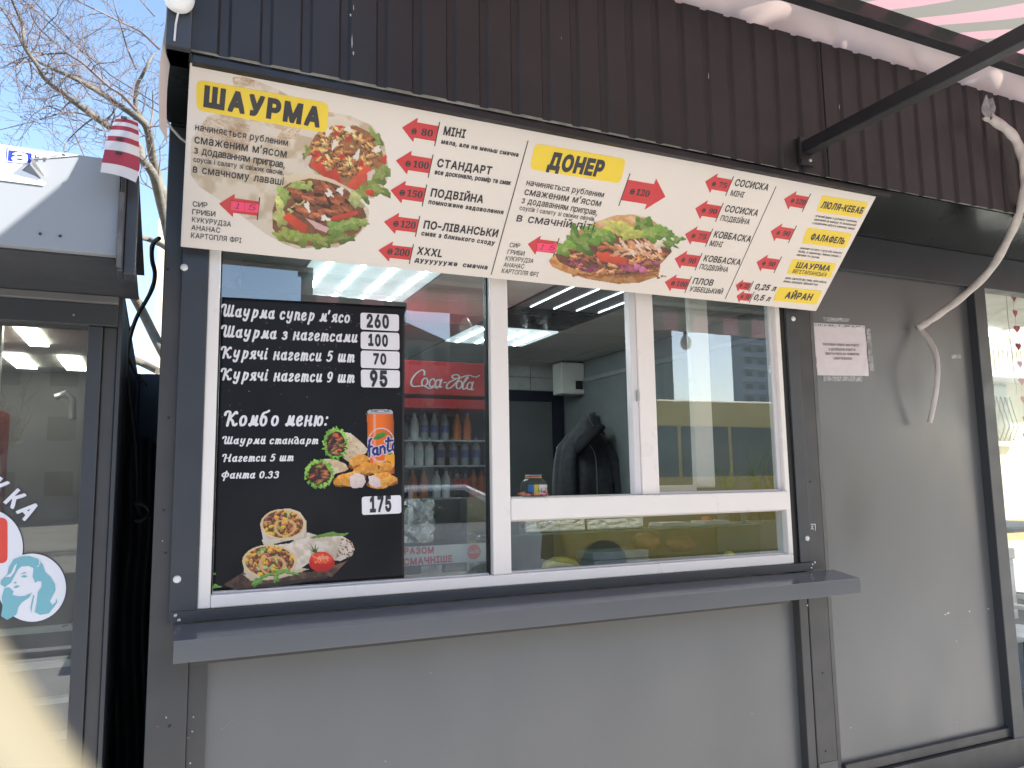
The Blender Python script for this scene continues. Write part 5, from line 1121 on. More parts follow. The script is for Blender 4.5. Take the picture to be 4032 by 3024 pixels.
MB().box(-3, xp1, fy + .031, .0, zb - .004, zb + .0).build('soffit', GRAPH, NB)
MB().box(-3, xp1, fy + .031, .6, zt - .04, zt - .035).build('roof', GRAPH, NB)
xg = at(344, 1400, .02).x; xst = at(445, 1700, 0).x
zg = at(300, 1283, .02).z
MB().box(-3, xst, -.03, .1, at(200, 1178, -.03).z, zb - .0045).build('band', NBAND, NB, bev=.003)
MB().box(-3, xst + .0, -.012, .1, zg + .0, at(200, 1178, -.03).z - .0005).build('door_head', GRAPH, NB, bev=.002)
MB().box(xg, (xg + xst)/2, -.004, .06, 0, zg - .0005).build('door_stile', GRAPH, NB, bev=.004)
MB().box((xg + xst)/2 + .001, xst, .008, .1, 0, zg - .0005).build('door_stile', GRAPH2, NB, bev=.004)
MB().box(xst + .0005, xst + .012, .0, .6, 0, zb).build('side_wall', GRAPH, NB)
NG = glass('door_glass', (.84, .86, .85), 1.8, dirt=.06)
MB().box(-3, xg - .0005, .020, .026, .15, zg).build('glass', NG, NB)
MB().box(-3, xg - .0005, -.004, .06, 0, .149).build('bottom_rail', GRAPH, NB)
for px, py in ((290, 1240), (465, 926), (247, 611), (253, 612), (158, 920), (237, 929)):
    y = fy if py < 1000 else -.013
    q = at(px, py, y - .001); MB().lathe([(.004, 0), (.003, .003)], (q.x, y - .0005, q.z), 8, axis='y').build('screw', ZINC if px > 240 else BLACK, NB)
# inside: ceiling lamps, counter, red fridge
MB().box(-3, xst, .101, 2.6, 2.24, 2.26).build('ceiling', mat('nb_ceiling', (.35, .35, .33), .7), NB)
MB().box(-3, xst, 2.6, 2.63, 0, 2.24).build('back_wall', mat('nb_wall', (.07, .07, .068), .6, var=.2, scale=2), NB)
MB().box(xst - .02, xst, .7, 2.6, 0, 2.24).build('inner_wall', MATS['nb_wall'], NB)
for (x0, x1, y0) in ((-.98, -.90, 1.0), (-.78, -.70, 1.0), (-.58, -.50, 1.0), (-1.0, -.90, 1.85), (-.75, -.65, 1.85), (-.50, -.40, 1.85)):
    MB().box(x0, x1, y0, y0 + .5, 2.225, 2.2395).build('ceiling_lamp', mat('nb_lamp', (.7, .7, .65), .4, emit=(1, .97, .82), estr=5.0), NB)
MB().box(-1.5, -.62, .75, 1.3, .0, 1.05).build('counter', mat('nb_counter', (.16, .15, .14), .5), NB)
MB().box(-1.6, -.62, .8, 1.35, 1.05, 1.88).build('red_cabinet', mat('nb_red', (.38, .03, .02), .45, var=.2), NB)
MB().box(-.62, -.58, .78, .82, .0, 2.24).build('steel_post', mat('nb_steel', (.4, .42, .4), .35, metal=.5), NB)
MB().tube([(-.44, 1.3, 1.96), (-.40, 1.3, 1.98), (-.37, 1.3, 1.95), (-.365, 1.3, 1.86)], .016, 8).build('pipe', MATS['nb_steel'], NB, smooth=True)
for k in range(4): MB().box(-.58, -.22, .62, .66, .62 + .13*k, .64 + .13*k).build('rack_bar', MATS['nb_steel'], NB)
# round emblem stickers on the glass
GP = Plane((0, .0195, 1), (1, 0, 0), (0, 0, 1))
ST = thing('door_sticker', 'white cloud shaped sticker with teal woman portrait on the neighbour glass', 'sticker', (-.35, .0195, .95))
def circ(Z, cx, cy, r, n=48): return uvs(Z, [(cx + r*math.cos(a), cy + r*math.sin(a)) for a in np.linspace(0, 2*math.pi, n+1)[:-1]][::-1], GP)
STW = mat('sticker_white', (.68, .68, .72), .45, var=.02); STB = mat('sticker_edge', (.04, .035, .05), .45); TEAL = mat('sticker_teal', (.17, .40, .46), .45, var=.03); STR_ = mat('sticker_red', (.62, .06, .04), .45)
for k, (cx, cy, r) in enumerate(((-130, 1150, 318), (262, 1480, 278))):
    MB().poly(GP, circ(N3, cx, cy, r + 9), .0005 + .0002*k, .0010 + .0002*k).build('outline', STB, ST); MB().poly(GP, circ(N3, cx, cy, r), .0016 + .0002*k, .0022 + .0002*k).build('disc', STW, ST)
quadbox(N3, ((-330, 908), (63, 908), (63, 1282), (-330, 1282)), .02, STR_, 'red_square', GP, ST, .0026, .0032)
def patch(pts, m, h=.003, name='portrait'):
    return MB().poly(GP, uvs(N3, pts, GP), h, h + .0006).build(name, m, ST)
patch([(10, 1420), (60, 1370), (75, 1310), (110, 1250), (170, 1225), (240, 1222), (310, 1245), (350, 1290), (370, 1350), (420, 1400), (450, 1450), (455, 1500), (430, 1550), (408, 1590), (425, 1622), (455, 1600), (462, 1565), (468, 1600), (440, 1640), (400, 1690), (330, 1702), (285, 1680), (300, 1600), (310, 1515), (340, 1475), (342, 1432), (312, 1425), (288, 1440), (268, 1390), (275, 1320), (235, 1303), (175, 1308), (150, 1330), (115, 1392), (90, 1440), (40, 1475), (5, 1452)], TEAL)
patch([(38, 1482), (75, 1478), (112, 1512), (100, 1540), (150, 1552), (205, 1548), (262, 1520), (240, 1560), (180, 1600), (150, 1640), (135, 1700), (60, 1742), (10, 1712), (22, 1640), (15, 1560)], TEAL)
patch([(165, 1372), (200, 1352), (222, 1362), (200, 1362)], TEAL); patch([(170, 1392), (195, 1378), (228, 1386), (205, 1398)], TEAL); patch([(118, 1470), (140, 1462), (165, 1466), (140, 1482), (112, 1484)], TEAL); patch([(112, 1440), (130, 1432), (140, 1442), (122, 1446)], TEAL); patch([(272, 1540), (282, 1545), (262, 1640), (255, 1690), (250, 1640)], TEAL)
patch([(320, 1252), (332, 1275), (318, 1305), (296, 1312), (322, 1290)], STW, .0042); patch([(120, 1300), (142, 1282), (120, 1350), (88, 1392), (40, 1392), (92, 1360)], STW, .0042)
for ch, (a, b) in (('К', ((-70, 690), (10, 780))), ('К', ((15, 800), (118, 880))), ('А', ((145, 935), (268, 838)))):
    pass
def rot_letter(ch, cx, cy, ang, size, bold):
    """letter of the curved caption, turned about its centre"""
    q0, (l, r, b, t) = glyph(ch, bold); c0 = GP.uv(*N3(cx, cy)); k = (GP.uv(*N3(cx + 100, cy))[0] - c0[0])/100*size/CAP
    q = (q0 - np.array([(l + r)/2, CAP/2]))*k*np.array([.82, 1]); ca, sa = math.cos(math.radians(ang)), math.sin(math.radians(ang))
    return GP.P(c0[0] + q[:, 0]*ca - q[:, 1]*sa, c0[1] + q[:, 0]*sa + q[:, 1]*ca, .0)
for ch, cx, cy, ang in (('К', -8, 660, -34), ('К', 125, 755, -40), ('А', 232, 850, -50)):
    for m, bo, h in ((STB, .085, .0008), (STW, .035, .0020)):
        v = rot_letter(ch, cx, cy, ang, 150, bo) + h*GP.n; MB().add(v, [(4*i, 4*i+1, 4*i+2, 4*i+3) for i in range(len(v)//4)]).build('caption_letter', m, ST)
# torn white sheet with blue lettering on the fascia
TP = Plane((0, fy - .002, 2), (1, 0, 0), (0, 0, 1))
TS = thing('torn_banner', 'torn white banner with blue strip and white letters on the neighbour fascia', 'banner', (-.6, fy, 2.3))
WS = mat('banner_white', (.74, .75, .78), .5, var=.03, bump=.05, bscale=8); BL = mat('banner_blue', (.02, .035, .36), .45)
MB().poly(TP, uvs(N1, [(-900, 1060), (0, 1180), (330, 1238), (660, 1268), (500, 1283), (275, 1297), (240, 1335), (178, 1392), (290, 1440), (378, 1495), (358, 1517), (0, 1472), (-900, 1400)][::-1], TP), .0, .0015).build('sheet', WS, TS)
MB().poly(TP, uvs(N1, [(58, 1212), (300, 1248), (492, 1275), (275, 1293), (240, 1345), (50, 1325)][::-1], TP), .0022, .0028).build('blue_strip', BL, TS)
MB().poly(TP, uvs(N1, [(66, 1219), (300, 1254), (462, 1277), (300, 1285), (292, 1262), (70, 1228), (62, 1318), (236, 1338), (236, 1343), (55, 1323)][::-1], TP), .0032, .0036).build('white_rule', WS, TS)
lettering('letter', 'а', TP, N1(96, 1318), N1(226, 1334), 72/2.074, WS, TS, 'x', .02, off=.0042, stretch=(.8, 2.4))
for x, h0 in ((262, 1262), (325, 1272), (388, 1280)): MB().poly(TP, uvs(N1, [(x, h0), (x + 22, h0 + 3), (x + 20, 1296), (x - 2, 1298)][::-1], TP), .0042, .0048).build('letter', WS, TS)
cu = [Vector(TP.P(*TP.uv(*N1(x, y)), .006)) for x, y in ((242, 1342), (262, 1318), (282, 1330), (312, 1376), (345, 1425), (357, 1447))]
cm = MB(); L = [TP.P(*TP.uv(*N1(x, y)), h) for x, y, h in ((240, 1342, .002), (180, 1394, .002), (368, 1500, .002))]
cm.grid(lambda u, v: Vector(TP.P(*TP.uv(*N1(245 + 110*v + 34*math.sin(u*2.6)*(1 - .75*v), 1318 + 125*v + (u*46 - 18)*(1 - .8*v))), .002 + .03*math.sin(u*3.1)*(1 - .7*v))), 10, 12).build('curled_corner', mat('banner_back', (.42, .42, .40), .6), TS, smooth='all')
# red and white striped strap hanging from the fascia corner
SP = thing('striped_cloth', 'red and white striped cloth strip with clips hanging on the neighbour corner', 'cloth', (-.16, fy - .05, 2.35))
ybk = fy - .05
def strap(u, t):
    l = np.interp(t, [0, .2, .45, .75, 1], [950, 905, 868, 838, 820]); r = np.interp(t, [0, .2, .5, .75, .9, 1], [1128, 1134, 1138, 1143, 1125, 1110])
    yl = 958 + 448*t; yr = 990 + 498*t; x = l + (r-l)*u; y = yl + (yr-yl)*u - 14*math.sin(u*math.pi) + 10*max(0, u-.72)
    return at(*N1(x, y), ybk - .020*math.sin(u*math.pi*.9) - .012*t + .012*math.sin(t*6 + u*4)*.4)
SRED = mat('strap_red', (.32, .035, .06), .8, var=.1, bump=.1); SWH = mat('strap_white', (.60, .56, .55), .8, var=.08, bump=.1); SCL = mat('clip_black', (.02, .02, .02), .5)
bands = [0, .028, .085, .15, .225, .335, .425, .585, .825, 1.0]
for k in range(9): MB().grid(lambda u, v, k=k: strap(u, bands[k] + (bands[k+1] - bands[k])*v), 14, 4).build('stripe', SWH if k % 2 == 0 else SRED, SP, smooth='all')
for t, u in ((.03, .38), (.40, .38), (.645, .42)):
    q = strap(u, t); MB().box(q.x - .008, q.x + .008, q.y - .009, q.y - .004, q.z - .003, q.z + .005).build('clip', SCL, SP, bev=.002)
# ------------------------------------------------------------------ behind the gap
fx0, fx1 = at(512, 1600, 2.4).x, -.004
FN = thing('sheet_fence', 'dark corrugated metal fence panel in the gap between the kiosks', 'fence', (fx0, 2.4, 0))
corrugated(fx0, fx1 + .001, .0, at(560, 1473, 2.4).z, 2.4, .012, .11, .02).build('sheet', mat('fence_sheet', (.045, .052, .06), .5, var=.15), FN)
dx0 = at(488, 1900, 1.3).x
tag(MB().grid(lambda u, v: (dx0 + .012*math.sin(v*9) - .02*max(0, v-.55)*math.sin(v*16) + (-.0035 - dx0)*u, 1.3 + .02*math.sin(u*11 + v*3), .0 + (at(500, 1770, 1.3).z + .08*u*0 + .06*math.sin(u*3.0))*v), 16, 30).build('tarpaulin', mat('tarp_black', (.026, .026, .028), .6, bump=.3, bscale=14), smooth='all'), 'black tarpaulin filling the lower gap between the two kiosks', 'tarpaulin')
CB = mat('cable_black', (.012, .012, .013), .5)
def cable(label, pts, r, y0, y1):
    n = len(pts); P = [at(*p, y0 + (y1 - y0)*i/(n-1)) for i, p in enumerate(pts)]; out = []
    for i in range(n-1):
        for s_ in range(4):
            t = s_/4; a, b, c, d = P[max(i-1, 0)], P[i], P[i+1], P[min(i+2, n-1)]
            out.append(.5*((2*b) + (c-a)*t + (2*a-5*b+4*c-d)*t*t + (3*b-a-3*c+d)*t**3))
    return tag(MB().tube(out + [P[-1]], r, 6).build('cable', CB, smooth=True), label, 'cable')
cable('thick black cable bundle hanging down the gap between the kiosks', ((628, 938), (608, 952), (598, 985), (600, 1030), (610, 1075), (602, 1130), (575, 1185), (543, 1240), (520, 1300), (505, 1365), (499, 1420), (505, 1500), (514, 1600), (528, 1700), (537, 1850), (540, 1990), (560, 2040)), .0085, .35, .9)
cable('thin black cable running beside the thick bundle in the gap', ((626, 940), (600, 955), (592, 985), (603, 1050), (608, 1090), (560, 1215), (515, 1290), (500, 1330), (497, 1400)), .0035, .4, .85)
cable('short black cable end dangling before the fence panel', ((505, 1408), (520, 1445), (540, 1480), (560, 1500), (577, 1515)), .0045, .75, .7)
cable('black cable loop low in the gap above the tarpaulin', ((530, 1985), (560, 1985), (590, 2015), (560, 2050), (530, 2050)), .008, .8, .8)
# ------------------------------------------------------------------ bare tree behind the kiosks
BARK = mat('bark', (.115, .105, .085), .9, var=.35, scale=9, bump=.5, bscale=40); TWIG = mat('twig_bark', (.125, .10, .095), .9, var=.3, scale=5)
def smooth_path(P, k=3):
    out = []; n = len(P)
    for i in range(n-1):
        for s_ in range(k):
            t = s_/k; a, b, c, d = P[max(i-1, 0)], P[i], P[i+1], P[min(i+2, n-1)]
            out.append(.5*((2*b) + (c-a)*t + (2*a-5*b+4*c-d)*t*t + (3*b-a-3*c+d)*t**3))
    return out + [P[-1]]
def grow_twigs(mb, rnd, p, d, length, r, depth, up=.12):
    n = max(4, int(length/.06)); pts = [Vector(p)]; dirv = Vector(d).normalized(); step = length/n
    for i in range(n):
        dirv = (dirv + Vector((rnd.gauss(0, .26), rnd.gauss(0, .26), rnd.gauss(0, .26) + up*.5))).normalized(); pts.append(pts[-1] + dirv*step)
    mb.tube(pts, [max(.0014, r*(1 - .72*i/n)) for i in range(n+1)], 5 if depth > 1 else 4, caps=False)
    if depth <= 0: return
    for i in range(1, n+1):
        for _ in range(1 if rnd.random() < .72 else 2):
            if rnd.random() < .45: continue
            base = (pts[i] - pts[i-1]).normalized(); side = base.cross(Vector((rnd.gauss(0, 1), rnd.gauss(0, 1), rnd.gauss(0, 1)))).normalized()
            grow_twigs(mb, rnd, pts[i], base*rnd.uniform(.5, 1) + side*rnd.uniform(.5, .95) + Vector((0, 0, .15)), length*rnd.uniform(.2, .5), r*(1 - .6*i/n)*.55, depth-1, up)
TY = 5.2
TR_ = thing('bare_tree', 'bare budding tree with pale limbs rising behind the kiosk gap', 'tree', (at(640, 1500, TY).x, TY, 0))
random.seed(6); rnd = random.Random(17)
limbs = [([(1420, 2300), (1370, 1900), (1310, 1650), (1250, 1420), (1150, 1290), (1130, 1195), (900, 1040), (820, 985), (690, 890), (580, 810), (500, 750), (420, 690), (350, 620), (310, 540), (215, 400), (190, 270), (180, 200), (130, 80), (90, -20)], .085, .014, 0),
         ([(1380, 1850), (1300, 1500), (1240, 1250), (1200, 1040), (1110, 950), (960, 850), (840, 770), (720, 700), (570, 620), (470, 580), (340, 520), (290, 490)], .09, .016, .3),
         ([(300, 520), (215, 420), (150, 290), (100, 200), (40, 110), (-20, 30)], .024, .01, .02),
         ([(1110, 900), (1000, 780), (880, 700), (780, 610), (680, 520), (550, 435), (430, 330), (330, 240), (260, 130), (240, 0)], .022, .007, -.4),
         ([(550, 435), (350, 445), (220, 490), (120, 560), (0, 690)], .013, .005, -.35), ([(1200, 1030), (1110, 880), (1120, 700), (1160, 620), (1220, 500), (1255, 440)], .045, .014, .5),
         ([(1300, 400), (1150, 260), (1010, 190), (850, 110), (740, 60), (600, -10)], .020, .008, .2), ([(1110, 560), (1040, 400), (1000, 260), (960, 130), (920, -10)], .016, .006, .3),
         ([(760, 960), (620, 920), (480, 930), (280, 990), (0, 1060)], .014, .005, .1), ([(760, 965), (640, 1060), (530, 1180), (530, 1260)], .014, .006, -.1),
         ([(700, 1300), (590, 1040), (530, 840), (480, 600), (440, 420)], .010, .004, -.6), ([(580, 825), (530, 870), (480, 950)], .016, .006, -.1), ([(500, 910), (430, 875), (370, 870), (320, 905)], .012, .005, -.1),
         ([(1220, 1070), (1250, 900), (1245, 740)], .02, .008, .1), ([(245, 510), (260, 640), (205, 720), (180, 840)], .012, .005, -.1), ([(280, 500), (120, 515), (0, 505)], .010, .004, .1), ([(215, 365), (120, 380), (0, 400)], .012, .004, 0), ([(1260, 130), (1180, 40), (1130, -20)], .012, .006, .2), ([(820, 980), (940, 965), (1010, 900)], .012, .005, .2),
         ([(1060, 2360), (1160, 2540), (1285, 2790), (1400, 3000)], .062, .075, .2), ([(1040, 2915), (1160, 2965), (1290, 3030)], .055, .05, -.2), ([(1105, 1935), (1200, 1950), (1300, 1990), (1400, 2050)], .034, .04, -.3)]
trunk = MB(); tw = MB()
lp_all = []
for pts, r0, r1, dy in limbs:
    r0 *= .68; r1 *= .68
    P = [at(x/2.074, y/2.074, TY + dy + .25*math.sin(i*1.3)) for i, (x, y) in enumerate(pts)]
    if r0 > .05 and pts[0][1] < 2330: P = [Vector((P[0].x + .25, TY + .2, 0)), Vector((P[0].x + .12, TY + .2, P[0].z*.5))] + P
    Q = smooth_path(P); n = len(Q)
    lp_all.append((Q, r0, r1)); (trunk if r0 > .02 else tw).tube(Q, [r0 + (r1-r0)*(i/(n-1))**.8 for i in range(n)], 10 if r0 > .02 else 6, caps=True)
    if pts[0][1] > 2330: continue
    for i in range(2 if r0 < .02 else 10, n, 1):
        if rnd.random() < .35: continue
        rr = r0 + (r1-r0)*(i/(n-1)); base = (Q[i] - Q[i-1]).normalized(); side = base.cross(Vector((rnd.gauss(0, .6), rnd.gauss(0, 1), rnd.gauss(0, .6)))).normalized()
        grow_twigs(tw, rnd, Q[i], base*.5 + side + Vector((0, 0, .3)), rnd.uniform(.25, .8), max(.0030, min(rr*.4, .007)), 2 if rnd.random() < .6 else 1)
trunk.build('trunk', BARK, TR_, smooth=True); tw.build('crown', TWIG, TR_, smooth=True)
print('twig faces', len(tw.f))
# overhead wires
for k, (a, b) in enumerate((((90, 0), (440, 300)), ((120, -10), (440, 330)))):
    tag(MB().tube([at(*a, 14) + Vector((-6, 0, 3.5)), at(*a, 14), at(*b, 14), at(*b, 14) + Vector((8, 0, -4))], .012, 5).build('overhead_wire', CB), ('upper', 'lower')[k] + ' thin overhead wire crossing the sky behind the tree', 'wire')
# far beige block and scrub seen through the gap
x0 = at(611, 1200, 45).x
FBk = thing('apartment_block', 'pale beige apartment block far behind, seen as a sliver in the gap', 'building', (x0 + 5, 50, 0))
hB = at(611, 860, 45).z; MB().box(x0, x0 + 12, 45, 57, 0, hB).build('wall', mat('beige_wall', (.55, .46, .33), .85, var=.1), FBk)
for r in range(int((hB - 1.5)/2.4)):
    for c in range(4): MB().box(x0 + .8 + c*2.8, x0 + 2.2 + c*2.8, 44.97, 45.0, 1.2 + r*2.4, 2.6 + r*2.4).build('window', mat('far_glass', (.05, .06, .07), .2), FBk)
rs = random.Random(2); sc_m = MB()
for k in range(260):
    a = Vector((rs.uniform(-6, 1.5), rs.uniform(20, 30), 0)); sc_m.tube([a, a + Vector((rs.gauss(0, .4), rs.gauss(0, .3), rs.uniform(.8, 2.4))), a + Vector((rs.gauss(0, .9), rs.gauss(0, .4), rs.uniform(2, 3.8)))], [.03, .02, .006], 4)
tag(sc_m.build('scrub', mat('dry_scrub', (.30, .24, .16), .9)), 'dry leafless scrub far behind the gap', 'scrub', kind='stuff')
# ------------------------------------------------------------------ notice in a plastic sleeve on the wall panel
NP = Plane((3.0, .0455, 2.0), (1, 0, 0), (0, 0, 1)); R1 = Zoom(3100, 1100, 2.074)
NT = thing('paper_notice', 'white paper notice in plastic sleeve taped on the grey wall panel', 'notice', (3.15, .045, 2.0))
PAPER = mat('notice_paper', (.66, .60, .62), .35, var=.04, scale=9, bump=.10, bscale=22, stretch=(1, 1, 3)); FILM = glass('sleeve_film', (.93, .93, .94), 1.5, .18, .05)
n0 = uvs(R1, ((205, 385), (632, 392), (664, 790), (243, 784)), NP)
def nsurf(u, v):
    a = np.array(n0[3])*(1-v) + np.array(n0[0])*v; b = np.array(n0[2])*(1-v) + np.array(n0[1])*v; p = a*(1-u) + b*u
    return NP.P(p[0], p[1], .0022 + .0016*math.sin(6*(u-.5)*(1.2 - v)*5)*abs(u-.5) + .001*math.sin(u*31 + v*12))
MB().grid(nsurf, 60, 40).build('sheet', PAPER, NT, smooth='all')
quadbox(R1, ((205, 354), (633, 378), (634, 404), (209, 386)), .001, mat('sleeve_strip', (.52, .52, .53), .3), 'punched_strip', NP, NT, .001, .0022)
for x in (253, 270, 305, 338, 352, 368, 422, 470, 485, 500, 533, 565, 585):
    y = 370 + (x - 205)*.045; quadbox(R1, ((x-4, y-5), (x+4, y-5), (x+4, y+5), (x-4, y+5)), .001, SEAL, 'hole', NP, NT, .0024, .0028)
TAPE = mat('tape_film', (.25, .26, .27), .18, var=.5, scale=40, bump=.5, bscale=70, spec=.8)
for i, q in enumerate((((192, 400), (228, 398), (242, 770), (206, 765)), ((642, 402), (676, 400), (706, 748), (668, 752)), ((292, 792), (612, 792), (614, 835), (294, 832)), ((288, 306), (508, 318), (500, 350), (296, 345)))):
    a = uvs(R1, q, NP)
    def tf(u, v, a=a):
        l = np.array(a[3])*(1-v) + np.array(a[0])*v; r = np.array(a[2])*(1-v) + np.array(a[1])*v; p = l*(1-u) + r*u
        return NP.P(p[0] + .001*math.sin(v*40), p[1], .0008 + .0012*abs(math.sin(u*17 + v*23)))
    MB().grid(tf, 14, 14).build('tape', TAPE, NT, smooth='all')
NINK = mat('notice_ink', (.16, .14, .15), .5)
for t, a, b in (('ПОТРІБЕН ПОВАР-ШАУРМІСТ', (288, 540), (582, 549)), ('З ДОСВІДОМ РОБОТИ', (332, 581), (550, 585)), ('ЗВЕРТАТИСЯ ЗА НОМЕРОМ', (305, 616), (580, 621)), ('+380978886688', (370, 655), (523, 657))):
    lettering('lettering', t, NP, R1(*a), R1(*b), 17/2.074, NINK, NT, 'c', .025, off=.0052)
# leftover tape and paint marks on the panels
for i, (Z, q, lab) in enumerate(((R1, ((1338, 615), (1420, 615), (1420, 646), (1340, 646)), 'small scrap of clear tape on the grey panel near the right post'), )):
    tag(MB().poly(NP, uvs(Z, q, NP)[::-1], .0005, .0012).build('tape_scrap', TAPE), lab, 'tape')
R2 = Zoom(3300, 2000, 1.62)
CHIP = mat('paint_chip', (.62, .62, .60), .6)
for x, y, s in ((700, 672, 7), (684, 680, 5), (838, 660, 6), (958, 644, 5), (710, 668, 4), (758, 1366, 3), (80, 1402, 3), (755, 850, 3)):
    pts = [(x + s*math.cos(a)*random.uniform(.6, 1.3), y + s*math.sin(a)*random.uniform(.5, 1)) for a in np.linspace(0, 6.28, 8)[:-1]]
    MB().poly(NP, uvs(R2, pts, NP), .0003, .0008).build('paint_chip', CHIP, K)
LPn = Plane((0, .0448, .5), (1, 0, 0), (0, 0, 1)); R3 = Zoom(2000, 2200, 1.4747); MPn = Plane((0, -.0005, 1), (1, 0, 0), (0, 0, 1)); R4 = Zoom(2500, 1700, 2.073)
for q in ([(1432, 752), (1474, 752), (1474, 808), (1470, 808), (1468, 758), (1434, 758)], [(1436, 765), (1442, 765), (1458, 798), (1452, 800)], [(1450, 765), (1456, 768), (1438, 798), (1434, 795)]):
    MB().poly(MPn, uvs(R4, q, MPn)[::-1], .0006, .001).build('scratch', CHIP, K)
# ------------------------------------------------------------------ white cable sleeve tied to the wall
def rope(label, name, pts, r, m, twist=9.0):
    P = smooth_path([at(px, py, y) for px, py, y in pts], 9); vs = []; fs = []; n = 20; mb = MB()
    nx = None
    for i, p in enumerate(P):
        t = (P[min(i+1, len(P)-1)] - P[max(i-1, 0)]).normalized()
        nx = (nx - t*nx.dot(t)).normalized() if nx is not None else t.orthogonal().normalized(); ny = t.cross(nx)
        rr = r[0] + (r[1]-r[0])*i/(len(P)-1)
        for k in range(n):
            a = 2*math.pi*k/n; q = rr*(1 + .075*math.cos(2*(a - twist*i*.045)) + .02*math.cos(a*3 + i*.4)); vs.append(p + q*(math.cos(a)*nx + math.sin(a)*ny))
    for i in range(len(P)-1):
        for k in range(n): fs.append((i*n+k, i*n+(k+1) % n, (i+1)*n+(k+1) % n, (i+1)*n+k))
    fs += [tuple(range(n))[::-1], tuple(range((len(P)-1)*n, len(P)*n))]; mb.add(vs, fs); o = mb.build(name, m, smooth='all'); return tag(o, label, 'cable')
SLV = mat('sleeve_cloth', (.52, .48, .45), .75, var=.14, scale=16, bump=.35, bscale=50, stretch=(1, 1, .4))
rope('thick off-white wrapped cable hanging from the awning to the wall panel', 'wrapped_cable', ((3878, 452, -.575), (3915, 475, -.59), (3975, 520, -.60), (4015, 585, -.58), (4036, 690, -.575), (4024, 800, -.545), (3975, 930, -.42), (3900, 1060, -.24), (3800, 1160, -.13), (3700, 1235, -.05), (3640, 1276, -.005), (3613, 1292, .01)), (.022, .0185), SLV)
rope('cut end of white cable drooping against the wall panel', 'cable_end', ((3618, 1288, .015), (3632, 1306, .0), (3662, 1345, -.04), (3684, 1395, -.075), (3692, 1450, -.085), (3687, 1530, -.07), (3675, 1600, -.045), (3661, 1664, -.02)), (.0150, .0125), SLV, 2)
q = at(3880, 430, -.585)
tag(MB().grid(lambda u, v: (q.x - .03 + .06*u, -.60 + .015*math.sin(u*9 + v*4), q.z - .05 + .10*v + .006*math.sin(u*7)), 10, 14).build('tape_tie', TAPE, smooth='all'), 'crumpled clear tape fixing the wrapped cable to the awning flap', 'tape')
# ------------------------------------------------------------------ shop section on the right: hearts, lamp, view through
kp(MB().box(3.1705, 6.27, .101, 3.05, 2.70, 2.72), 'ceiling', mat('shop_ceiling', (.62, .60, .52), .7))
kp(MB().box(5.0, 6.2, 1.2, 1.7, 2.66, 2.699), 'lamp_panel', mat('shop_lamp', (.7, .75, .75), .4, emit=(.85, .97, 1), estr=3.0))
HRT = mat('heart_felt', (.42, .035, .07), .8); THR = mat('thread', (.55, .5, .45), .8)
def heart(c, s, tilt):
    P = []
    for k in range(28):
        t = 2*math.pi*k/28; P.append((s*(16*math.sin(t)**3)/17, s*(13*math.cos(t) - 5*math.cos(2*t) - 2*math.cos(3*t) - math.cos(4*t))/17))
    pl = Plane((c.x, c.y, c.z), (math.cos(tilt), math.sin(tilt), 0), (0, 0, 1)); return MB().poly(pl, P[::-1], -.002, .002)
hs = ((3992, 1172), (3997, 1232), (4004, 1294), (4010, 1363), (4016, 1433), (4023, 1500), (4030, 1572), (4036, 1650), (4040, 1716))
GL = thing('heart_garland', 'string of red felt hearts hanging inside the right shop window', 'garland', (at(4000, 1232, .2).x, .2, 1.6))
cen = [at(px, py, .2) for px, py in hs]
for i, c in enumerate(cen): heart(c, .026, .15*math.sin(i*2.1)).build('heart', HRT, GL)
MB().tube([cen[0] + Vector((0, .004, .25))] + [c + Vector((0, .004, 0)) for c in cen] + [cen[-1] + Vector((0, .004, -.3))], .0015, 5).build('thread', THR, GL)
pts = [at(*p, .25) for p in ((3962, 1160), (3965, 1200), (3968, 1250), (3973, 1290), (3976, 1310), (3990, 1322))]; tag(MB().tube(pts, .002, 5).build('string', THR), 'loose pale string hanging inside the shop window near the post', 'string')
pts = [at(*p, .25) for p in ((3970, 1320), (3985, 1378), (3990, 1430), (3993, 1490), (4002, 1520), (4001, 1555))]; tag(MB().tube(pts, .002, 5).build('string', THR), 'lower pale twine hanging beside the hearts', 'string')
HB = thing('cream_house', 'cream plastered house with barred window seen through the right shop window', 'house', (14, 9, 0))
hx = at(3890, 1700, 9).x
MB().box(hx - 3, hx + 9, 9, 14, 0, 5.6).build('wall', mat('cream_plaster', (.52, .47, .33), .85, var=.08, scale=1), HB)
a = at(3915, 1740, 8.98); b = at(3958, 1515, 8.98)
wd_ = MB().box(a.x - 1.0, b.x, 8.95, 8.998, a.z, b.z).build('window', mat('house_glass', (.08, .09, .09), .15), HB)
MB().box(a.x - 1.1, b.x + .06, 8.85, 8.949, a.z - .1, a.z).build('sill', mat('sill_white', (.6, .6, .58), .6), wd_)
for k in range(4): MB().tube([(b.x - .02 - k*.16, 8.9, a.z + .03), (b.x - .02 - k*.16, 8.75, a.z + .35), (b.x - .02 - k*.16, 8.9, b.z - .3)], .012, 6).build('bar', BLACK, wd_)
a = at(3900, 1480, 8.9); b = at(4032, 1375, 8.9)
bal = MB().box(a.x - 2, b.x + 4, 8.3, 9, a.z - .12, a.z).build('balcony_slab', MATS['sill_white'], HB)
for k in range(26): MB().box(a.x - 1.8 + k*.16, a.x - 1.78 + k*.16, 8.32, 8.34, a.z, b.z + .1).build('baluster', mat('rail_grey', (.35, .33, .28), .6), bal)
HP = Plane((0, 8.995, 1), (1, 0, 0), (0, 0, 1)); Z8 = Zoom(3800, 1100, 2.0733)
